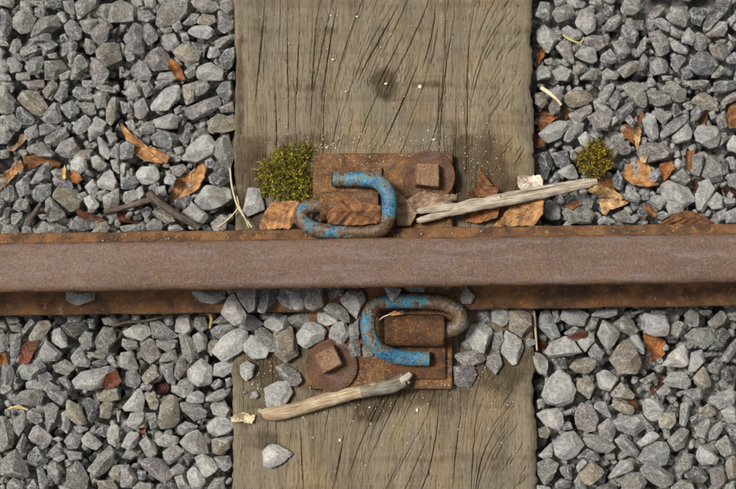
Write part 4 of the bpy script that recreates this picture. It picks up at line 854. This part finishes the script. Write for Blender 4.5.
LEAVES = [
(U((120, 80), '0 26 8 33 16 40 22 42 31 47 29 51 20 51 12 48 5 39 1 31'), 'tan', 'long curled tan leaf on the upper left ballast', dict(lift=.003, curl=.005)),
(U((120, 155), '31 22 35 15 47 8 53 2 52 14 48 22 40 26 31 29'), 'tan', 'torn pointed tan leaf near the upper left sleeper edge', dict(lift=.003, curl=.004)),
(U((0, 155), '0 14 6 9 13 3 15 8 8 14 3 20 0 22'), 'tan', 'curled tan leaf at the left photo edge', dict(curl=.005)),
(U((0, 155), '15 2 28 -1 37 4 35 8 27 5 20 9 15 11'), 'brown', 'brown leaf half buried beside the curled leaf at left', dict()),
(U((0, 80), '5 42 11 38 13 34 17 32 17 36 12 42 8 44'), 'grey', 'pale grey bent leaf on stones at the far left', dict(curl=.003)),
(U((0, 155), '41 11 47 9 51 15 47 18 42 15'), 'orange', 'small orange-brown leaf scrap on the left ballast', dict()),
(U((0, 155), '46 33 56 36 65 40 58 42 48 38'), 'red', 'narrow red-brown leaf just above the rail at left', dict()),
(U((120, 155), '-2 36 8 34 14 39 9 42 0 41'), 'red', 'dark red leaf under the forked twig above the rail', dict()),
(U((120, 0), '29 36 32 36 37 41 40 49 35 49 30 42'), 'orange', 'narrow orange-brown leaf between stones high in the upper left', dict(lift=.002)),
(U((0, 155), '37 10 40 6 41 15 38 15'), 'pale', 'tiny pale leaf scrap in the left ballast', dict()),
([(258, 229), (264, 214), (273, 202), (299, 201), (301, 212), (291, 229)], 'tan', 'brown ribbed leaf between the moss and the upper clip', dict(z=.017, curl=.004, ribs=.0012, tilt=(0, 0))),
([(327, 214), (337, 203), (347, 193), (364, 200), (381, 206), (382, 223), (352, 225), (328, 224)], 'brown', 'dark brown leaf lying inside the upper clip loop', dict(z=PZ+.030, curl=-.006, ribs=.0010, tilt=(0, 0))),
([(393, 190), (404, 196), (417, 214), (410, 226), (396, 226), (398, 208)], 'grey', 'crumpled pale brown leaf right of the upper clip', dict(z=.020, curl=.006)),
([(408, 199), (424, 191), (441, 195), (458, 194), (456, 201), (432, 207), (414, 212)], 'grey', 'crumpled grey-brown leaf below the upper screw', dict(z=.022, curl=.005)),
([(463, 197), (477, 186), (480, 165), (486, 177), (491, 184), (499, 188), (497, 196), (480, 198)], 'brown', 'upright pointed brown leaf behind the bleached stick', dict(z=.012, curl=.008, ribs=.001)),
([(463, 216), (480, 208), (499, 207), (497, 218), (478, 224), (466, 221)], 'orange', 'orange-brown leaf under the bleached stick on the sleeper', dict(z=.007)),
([(494, 226), (510, 207), (543, 197), (543, 213), (534, 226)], 'tan', 'broad tan leaf under the bleached stick at the sleeper edge', dict(z=.008, curl=.003)),
([(518, 176), (541, 175), (543, 186), (523, 192), (518, 186)], 'white', 'whitish bark chip at the sleeper edge above the bleached stick', dict(z=.006, curl=.002, name='bark_chip', cat='bark', thick=.002, ribs=.0002)),
(U((525, 80), '7 31 12 21 21 20 20 23 14 27 10 31'), 'orange', 'orange leaf against the right edge of the sleeper', dict(lift=.002)),
(U((525, 80), '6 20 13 18 10 26 7 29'), 'red', 'dark red leaf above the orange leaf by the sleeper', dict()),
(U((525, 80), '6 33 14 37 11 41 6 42'), 'red', 'dark red leaf below the orange leaf by the sleeper', dict(lift=.002)),
(U((525, 80), '23 17 26 16 28 20 25 25 23 21'), 'brown', 'small brown leaf at the end of the pale pod', dict(lift=.002)),
(U((525, 0), '7 36 9 29 13 29 11 36 8 40'), 'orange', 'narrow orange leaf by the sleeper high on the right', dict()),
(U((616, 80), '0 27 8 28 15 36 12 40 5 35'), 'brown', 'dark brown leaf beside the funnel-shaped leaf on the right', dict()),
(U((616, 80), '9 30 15 28 15 33 14 42 12 43 11 36'), 'pale', 'pale funnel-shaped leaf on the right ballast', dict(lift=.003)),
(U((616, 80), '12 23 15 20 18 22 14 29'), 'brown', 'brown leaf scrap above the funnel-shaped leaf', dict()),
(U((616, 80), '67 26 69 17 75 12 75 29 69 30'), 'brown', 'brown leaf at the right photo edge', dict(lift=.004)),
(U((616, 80), '49 26 55 18 57 20 54 27'), 'brown', 'narrow brown leaf between grey stones at far right', dict()),
(U((616, 150), '4 15 8 8 17 4 20 9 22 15 25 22 20 23 11 22 6 18'), 'tan', 'large tan leaf right of the small moss clump', dict(lift=.004, curl=.004, ribs=.0009)),
(U((616, 150), '26 9 34 7 36 11 30 19 27 15'), 'orange', 'orange-brown leaf right of the large tan leaf', dict(lift=.002)),
(U((616, 150), '42 1 47 0 46 14 43 12'), 'brown', 'narrow upright brown leaf among the right stones', dict()),
(U((616, 150), '26 46 31 41 38 38 46 37 54 40 61 46'), 'brown', 'dark ribbed leaf lying along the rail foot at right', dict(lift=.010, curl=-.004, ribs=.0016)),
(U((616, 150), '46 19 51 16 54 18 49 25'), 'dark', 'very dark red leaf between pale stones on the right', dict()),
(U((616, 150), '64 25 68 20 74 28 68 30'), 'dark', 'very dark red leaf near the right photo edge', dict()),
(U((525, 150), '44 19 52 16 57 27 48 25 39 23'), 'brown', 'brown leaf under the small moss clump', dict(lift=.003)),
(U((525, 150), '37 25 44 22 53 24 61 29 58 31 44 28'), 'pale', 'pale peeling leaf right of the bleached stick end', dict(lift=.006, curl=.004)),
(U((525, 150), '45 30 55 30 64 32 58 35 51 37 50 40 47 39'), 'pale', 'pale folded leaf below the peeling leaf', dict(lift=.006, curl=.004)),
(U((525, 150), '24 34 32 31 35 33 28 37'), 'brown', 'brown leaf scrap below the bleached stick on the ballast', dict()),
(U((616, 150), '17 33 22 35 25 40 22 42 19 38'), 'brown', 'narrow brown leaf just above the rail on the right', dict(lift=.002)),
(U((616, 150), '14 3 20 3 18 8 15 7'), 'cream', 'small cream chip above the large tan leaf', dict(lift=.004)),
(U((0, 310), '11 32 14 22 18 19 24 19 21 26 18 33 13 35'), 'red', 'red-brown leaf on the lower left ballast', dict(lift=.003, curl=.004)),
(U((0, 310), '62 46 65 40 72 36 75 44 70 47 64 49'), 'red', 'rust-coloured leaf on a veined stone, lower left', dict(lift=.002)),
(U((0, 310), '0 26 4 26 5 32 2 34 0 33'), 'orange', 'small orange leaf at the lower left photo edge', dict()),
(U((120, 385), '12 26 16 26 15 30 12 32'), 'orange', 'tiny orange leaf scrap in the lower left ballast', dict()),
(U((120, 310), '20 45 27 43 31 47 27 52 21 52'), 'dark', 'dark brown crumpled seed husk in the lower left ballast', dict(name='seed_husk', cat='husk', curl=-.006, ribs=.0015)),
(U((616, 305), '16 17 24 18 30 22 30 30 26 35 21 34 18 27'), 'orange', 'rust-red leaf on the lower right ballast', dict(lift=.003, curl=.004)),
(U((525, 305), '8 17 13 24 11 29 8 29'), 'red', 'dark red leaf by the lower right sleeper edge', dict()),
(U((525, 305), '26 20 33 16 39 16 38 19 30 21'), 'red', 'narrow red-brown scrap near the rail at lower right', dict(lift=.003)),
(U((616, 380), '20 5 27 -3 29 0 23 9'), 'red', 'long brown leaf among the lower right stones', dict(lift=.002)),
(U((525, 380), '62 12 68 12 69 18 64 16'), 'red', 'red-brown leaf corner under a tan stone, lower right', dict()),
(U((210, 350), '12 41 15 40 20 38 28 40 26 45 20 44 14 44'), 'cream', 'cream leaf scrap at the left sleeper edge near the stick', dict(z=.004, curl=.003)),
([(388, 312), (397, 311), (405, 312), (402, 315), (392, 316)], 'tan', 'small tan leaf scrap inside the lower clip loop', dict(z=.04, curl=.002)),
]
for k, (pl, tn, lb, kw) in enumerate(LEAVES): leaf(pl, tn, lb, seed=100+k*3, **kw)

# ------------------------------------------------------------------ sticks, twigs and stems
def path_px(pts): return catmull([P(x, y, z) for x, y, z in pts], 10)
def stick(name, pts, r0, r1, mat, label, cat='stick', seed=0, rough=.12, sides=14, flat=1.0, parent=None):
    C = path_px(pts); n = len(C); g = np.random.default_rng(seed)
    C = C+np.column_stack([np.zeros(n), noise3(np.arange(n)[:, None]/12., .25, seed, 2)*.0006, noise3(np.arange(n)[:, None]/12., .25, seed+1, 2)*.0004])
    rr = (np.linspace(r0, r1, n) if r1 is not None else np.interp(np.linspace(0, 1, n), *r0))*PXM(.01)*(1+.10*noise3(np.arange(n)[:, None]/10., .3, seed+2, 3))
    o = tube(name, C, rr, mat, parent, sides, rough, seed, True, None, flat)
    if label: tag(o, label, cat)
    return o
# bleached split stick with a forked left end
st = empty('split_stick', P(500, 200, .02))
ps = [stick('shaft', [(438, 212.5, .0205), (452, 209.5, .0205), (470, 205.5, .021), (495, 202, .019), (520, 197, .018), (545, 191.5, .017), (570, 186.5, .016), (597, 181.5, .015)], ((0, .05, .16, .5, .9, .96, 1), (1.2, 4.0, 6.4, 6.8, 5.4, 4.6, 3.0)), None, M['bleached'], None, seed=41, rough=.16, flat=.6),
      stick('prong', [(416.5, 211.8, .024), (430, 209.5, .0235), (445, 207.5, .022), (470, 204.5, .0205)], ((0, .1, .7, 1), (2.2, 3.4, 4.6, 2.0)), None, M['bleached'], None, seed=43, rough=.2, flat=.7),
      stick('prong', [(416.5, 220.5, .022), (432, 217, .022), (448, 212.5, .021), (472, 206.5, .0195)], ((0, .1, .7, 1), (2.0, 3.2, 4.4, 2.0)), None, M['bleached'], None, seed=45, rough=.2, flat=.7),
      stick('splinter', [(500, 196.5, .022), (530, 190.5, .021), (560, 184, .019), (585, 180, .017)], 1.4, 2.0, M['bleached'], None, seed=46, rough=.2, flat=.7)]
setpar(ps, st); tag(st, 'bleached grey split stick with forked end lying along the rail', 'stick')
# broken branch on the sleeper
br = empty('broken_branch', P(335, 398, .01))
ps = [stick('bare_wood', [(262, 414.5, .0075), (280, 412.5, .0075), (300, 407.8, .0075), (322, 401, .009), (345, 395, .013), (372, 389.5, .0185), (380, 388, .020)], ((0, .03, .10, .85, 1), (3.4, 5.6, 7.4, 6.6, 5.0)), None, M['bare'], None, seed=51, rough=.07),
      stick('bark', [(362, 391.6, .0165), (372, 389.6, .0188), (384, 387.2, .0205), (394, 384.5, .0215), (405, 380.3, .0225)], 6.3, 7.6, M['bark'], None, seed=53, rough=.16),
      stick('broken_end', [(401, 381.0, .0235), (407, 376.5, .0250), (411, 372.5, .0255)], 5.0, 3.0, M['bleached'], None, seed=55, rough=.4),
      stick('broken_end', [(401, 382.4, .0222), (406, 381.5, .0228), (409.5, 381, .023)], 5.0, 2.6, M['bleached'], None, seed=56, rough=.4),
      stick('splinter', [(258, 410, .009), (263, 411.5, .0085), (270, 412.5, .008)], 2.0, 3.4, M['bleached'], None, seed=57, rough=.3)]
setpar(ps, br); tag(br, 'broken branch with bare tan wood and a bark end on the sleeper', 'branch')
tw = empty('forked_twig', P(150, 205, .0))
ps = [stick('stem', [(148.5, 192, .004), (154, 198.5, .004), (164, 206, .004), (174, 213, .003), (184, 219, .002), (199, 228.5, .0)], 4.4, 3.0, M['twig'], None, seed=61, rough=.12),
      stick('side_branch', [(104, 212, -.002), (120, 208.5, 0), (136, 203.5, .002), (152, 198.5, .0035)], 2.6, 3.4, M['twig'], None, seed=63, rough=.12)]
setpar(ps, tw); tag(tw, 'grey-brown forked twig on the ballast above the rail', 'twig')
stick('short_twig', [(28, 226, -.004), (34, 214, -.002), (41, 203, -.001)], 2.8, 2.2, M['twig'], 'short dark twig among stones at the left above the rail', 'twig', 65)
stick('thin_twig', [(112, 326, -.001), (128, 322.5, 0), (146, 320.5, .001), (164, 316, .001)], 1.6, 1.2, M['twig'], 'thin twig lying along the lower rail foot at left', 'twig', 66)
def stem(pts, r, label, tone=(.52, .43, .26), seed=0):
    o = stick('grass_stem', pts, r, r*.7, M['straw'], label, 'stem', seed, .05, 8)
    pattr(o.data, 'tone', np.repeat(np.array([[*tone, 1]]), len(o.data.vertices), 0)); o['group'] = 'dry grass stems'
stem([(230, 168, .0), (232, 186, .004), (237, 205, .008), (245, 218, .012), (252, 228, .018)], 1.1, 'dry grass stem hanging down the left sleeper edge', seed=71)
stem([(217, 228, -.002), (226, 221, .002), (234, 213, .006), (238.5, 206, .008), (237, 196, .008)], .9, 'dry curved stem crossing the left sleeper edge by the rail', seed=72)
stem([(238, 204, .009), (243, 214, .012), (249, 228, .017)], .8, 'thin straw stem beside the pale flat stone', seed=73)
stem([(534, 311, -.002), (535, 325, .001), (537, 351, .002)], 1.5, 'straight beige stem at the lower right sleeper edge', (.40, .32, .21), 74)
stem([(541, 87, -.004), (550, 94, -.001), (557, 100, 0), (561, 105, -.002)], 2.2, 'pale curved pod stalk near the upper right sleeper edge', (.60, .53, .34), 75)
stem([(8, 409, -.002), (18, 406, .001), (28, 409, .0)], 1.0, 'yellow straw on the lower left ballast', (.50, .40, .18), 76)
stem([(10, 407, -.001), (20, 408.5, .001), (27, 410, .0)], .8, 'thin yellow straw next to another on the lower left ballast', (.46, .36, .16), 77)
stem([(210, 313, .002), (211.5, 320, .001), (210, 328, -.002)], 2.0, 'short ochre stem under the rail foot left of the sleeper', (.40, .26, .08), 78)
stem([(374, 325, .03), (382, 318, .036), (391, 313.5, .04)], .7, 'thin pale stem inside the lower clip loop', (.6, .5, .36), 79)
stem([(563, 35, -.004), (571, 40, -.001), (580, 43, -.001), (584, 38, -.003)], 1.4, 'bent yellowish stem on a grey stone at upper right', (.45, .36, .15), 80)

# ------------------------------------------------------------------ moss cushions
def moss(cx, cy, blobs, z0, label, N, seed, tint=(1, 1, 1)):
    g = np.random.default_rng(seed); e = empty('moss_clump', P(cx, cy, z0)); k = PXM(z0)
    V, F, C = [], [], []; Vn = 0
    bl = [(P(x, y, z0)[:2], r*k, h) for x, y, r, h in blobs]
    wts = np.array([r**2 for _, r, _ in bl]); wts /= wts.sum()
    for i in range(N):
        c, r, h = bl[g.choice(len(bl), p=wts)]
        rho = math.sqrt(g.random()); th = g.uniform(0, 6.283); jr = 1+g.normal(0, .14)+.18*math.sin(3*th+r*900)+.12*math.sin(7*th+r*400); x, y = c[0]+r*rho*math.cos(th)*jr, c[1]+r*rho*math.sin(th)*jr
        top = z0+h*1.25*(1-rho**2.2)*g.uniform(.55, 1.25)
        d = np.array([math.cos(th)*rho*.9+g.normal(0, .35), math.sin(th)*rho*.9+g.normal(0, .35), 1.0]); d /= np.linalg.norm(d)
        L = g.uniform(.005, .0095); base = np.array([x, y, top])-d*L*.5
        hue = g.random(); col = np.array([.165, .138, .016])*(.25+1.1*hue*hue)+np.array([.24, .20, .012])*(g.random() < .22)
        # a shoot: little leaflets set round a stalk
        s = np.cross(d, [0, 0, 1.0]); s /= np.linalg.norm(s)+1e-9; t = np.cross(d, s)
        for q in range(7):
            a = q*2.4+g.uniform(0, 1); f = (q+.6)/7; p0 = base+d*L*f
            out = (math.cos(a)*s+math.sin(a)*t); w_ = np.cross(out, d)*.00036; tip = p0+out*.0018*(1.15-f*.6)+d*.0012
            V += [p0-w_, p0+w_, tip+w_*.2, tip-w_*.2]; F.append([Vn, Vn+1, Vn+2, Vn+3]); Vn += 4
            cc = col*(.7+.5*f)*np.array(tint); C += [[*cc, 1]]*4
    me = mesh('shoots', np.array(V), np.array(F), M['moss'], False); pattr(me, 'tone', np.array(C))
    sh = obj('shoots', me); tag(sh, kind='stuff')
    D, Fi = ICO[4]; bV = []; bF = []; o_ = 0
    for c, r, h in bl:
        v = D*np.array([r*.8, r*.8, h*.75]); v = v*(1+.10*noise3(D, .8, seed+o_, 3)[:, None])+np.array([*c, z0]); bV.append(v); bF.append(Fi+o_); o_ += len(v)
    mb = mesh('cushion', np.vstack(bV), np.vstack(bF), M['moss']); pattr(mb, 'tone', np.repeat(np.array([[.045, .04, .010, 1]]), o_, 0))
    cu = obj('cushion', mb); tag(cu, kind='stuff'); setpar([sh, cu], e); tag(e, label, 'moss', 'moss cushions')
moss(286, 175, [(281, 180, 20, .010), (294, 176, 18, .011), (302, 190, 13, .009), (304, 152, 10, .008), (270, 172, 13, .008), (284, 160, 13, .008), (295, 160, 12, .009), (290, 192, 14, .008), (266, 186, 9, .006)], .001, 'large olive-green moss clump on the sleeper beside the plate', 1700, 5)
moss(594, 159, [(594, 159, 14, .011), (585, 160, 10, .008), (602, 157, 10, .008), (595, 149, 9, .008), (592, 168, 10, .007), (603, 166, 7, .006)], -.003, 'small yellow-green moss clump on the right ballast', 700, 6, (.95, .82, .8))

# ------------------------------------------------------------------ fine grit on timber and iron
gV, gF, gC = [], [], []; o_ = 0
D, Fi = ICO[2]
def grit(px, py, z, r, col):
    global o_
    c = P(px, py, z); v = D*r*rng.uniform(.6, 1.3, 3)*(1+.25*rng.normal(size=(len(D), 1)).clip(-1, 1)); gV.append(v+np.array([c[0], c[1], z+r*.3])); gF.append(Fi+o_); gC.append(np.repeat([[*col, 1]], len(v), 0)); o_ += len(v)
def sand(n, cx, cy, sx, sy, z=0., rmax=.0009, box=None):
    for i in range(n):
        x, y = rng.normal(cx, sx), rng.normal(cy, sy)
        if box and not (box[0] < x < box[2] and box[1] < y < box[3]): continue
        k = rng.uniform(.55, 1.0); grit(x, y, z, rng.uniform(.00022, rmax*.75)*(1 if rng.random() < .9 else 1.5), (.50*k, .45*k, .34*k))
UB = (240, 0, 530, 151); LB = (240, 392, 532, 489)
sand(170, 380, 141, 60, 8, box=UB); sand(80, 330, 146, 20, 4, box=UB); sand(70, 480, 160, 12, 18, box=(457, 100, 525, 215)); sand(120, 390, 80, 90, 50, box=UB)
sand(90, 350, 405, 30, 10, box=LB); sand(60, 470, 400, 25, 15, box=LB); sand(70, 400, 440, 80, 25, box=LB); sand(60, 265, 380, 10, 18, box=(240, 345, 300, 430)); sand(40, 480, 375, 10, 12, box=(456, 340, 520, 400))
for x, y in ((331, 16), (357, 17), (333, 60), (386, 84), (346, 92), (420, 87), (434, 140), (340, 440), (417, 410)): grit(x, y, 0, .0013, (.66, .60, .42))
for i in range(70):
    x = rng.uniform(5, 730); y = np.interp(x, [0, 736], [234, 223.5])+rng.uniform(2, 9); k = rng.uniform(.3, .9)
    grit(x, y, FZ+.009, rng.uniform(.0003, .0008), (.5*k, .42*k, .3*k))
for i in range(80):
    x = rng.uniform(5, 730); y = np.interp(x, [0, 736], [302, 294])+rng.normal(0, 5); k = rng.uniform(.3, .8)
    grit(x, y, FZ+.0095, rng.uniform(.0003, .0008), (.45*k, .36*k, .25*k))
for i in range(130):
    x, y = (rng.uniform(316, 450), rng.uniform(155, 166)) if i % 2 else (rng.uniform(310, 450), rng.uniform(381, 388)); k = rng.uniform(.3, .9)
    grit(x, y, PZ, rng.uniform(.0003, .0008), (.5*k, .4*k, .28*k))
me = mesh('grit', np.vstack(gV), np.vstack(gF), M['grit']); pattr(me, 'tone', np.vstack(gC))
tag(obj('grit', me), 'fine pale sand grains scattered on the timber and iron', 'grit', None, 'stuff')
print('stones', len(spec), len(keep), len(rest), 'tris', sum(len(o.data.loops)-2*len(o.data.polygons) for o in COL.objects if o.type == 'MESH'))
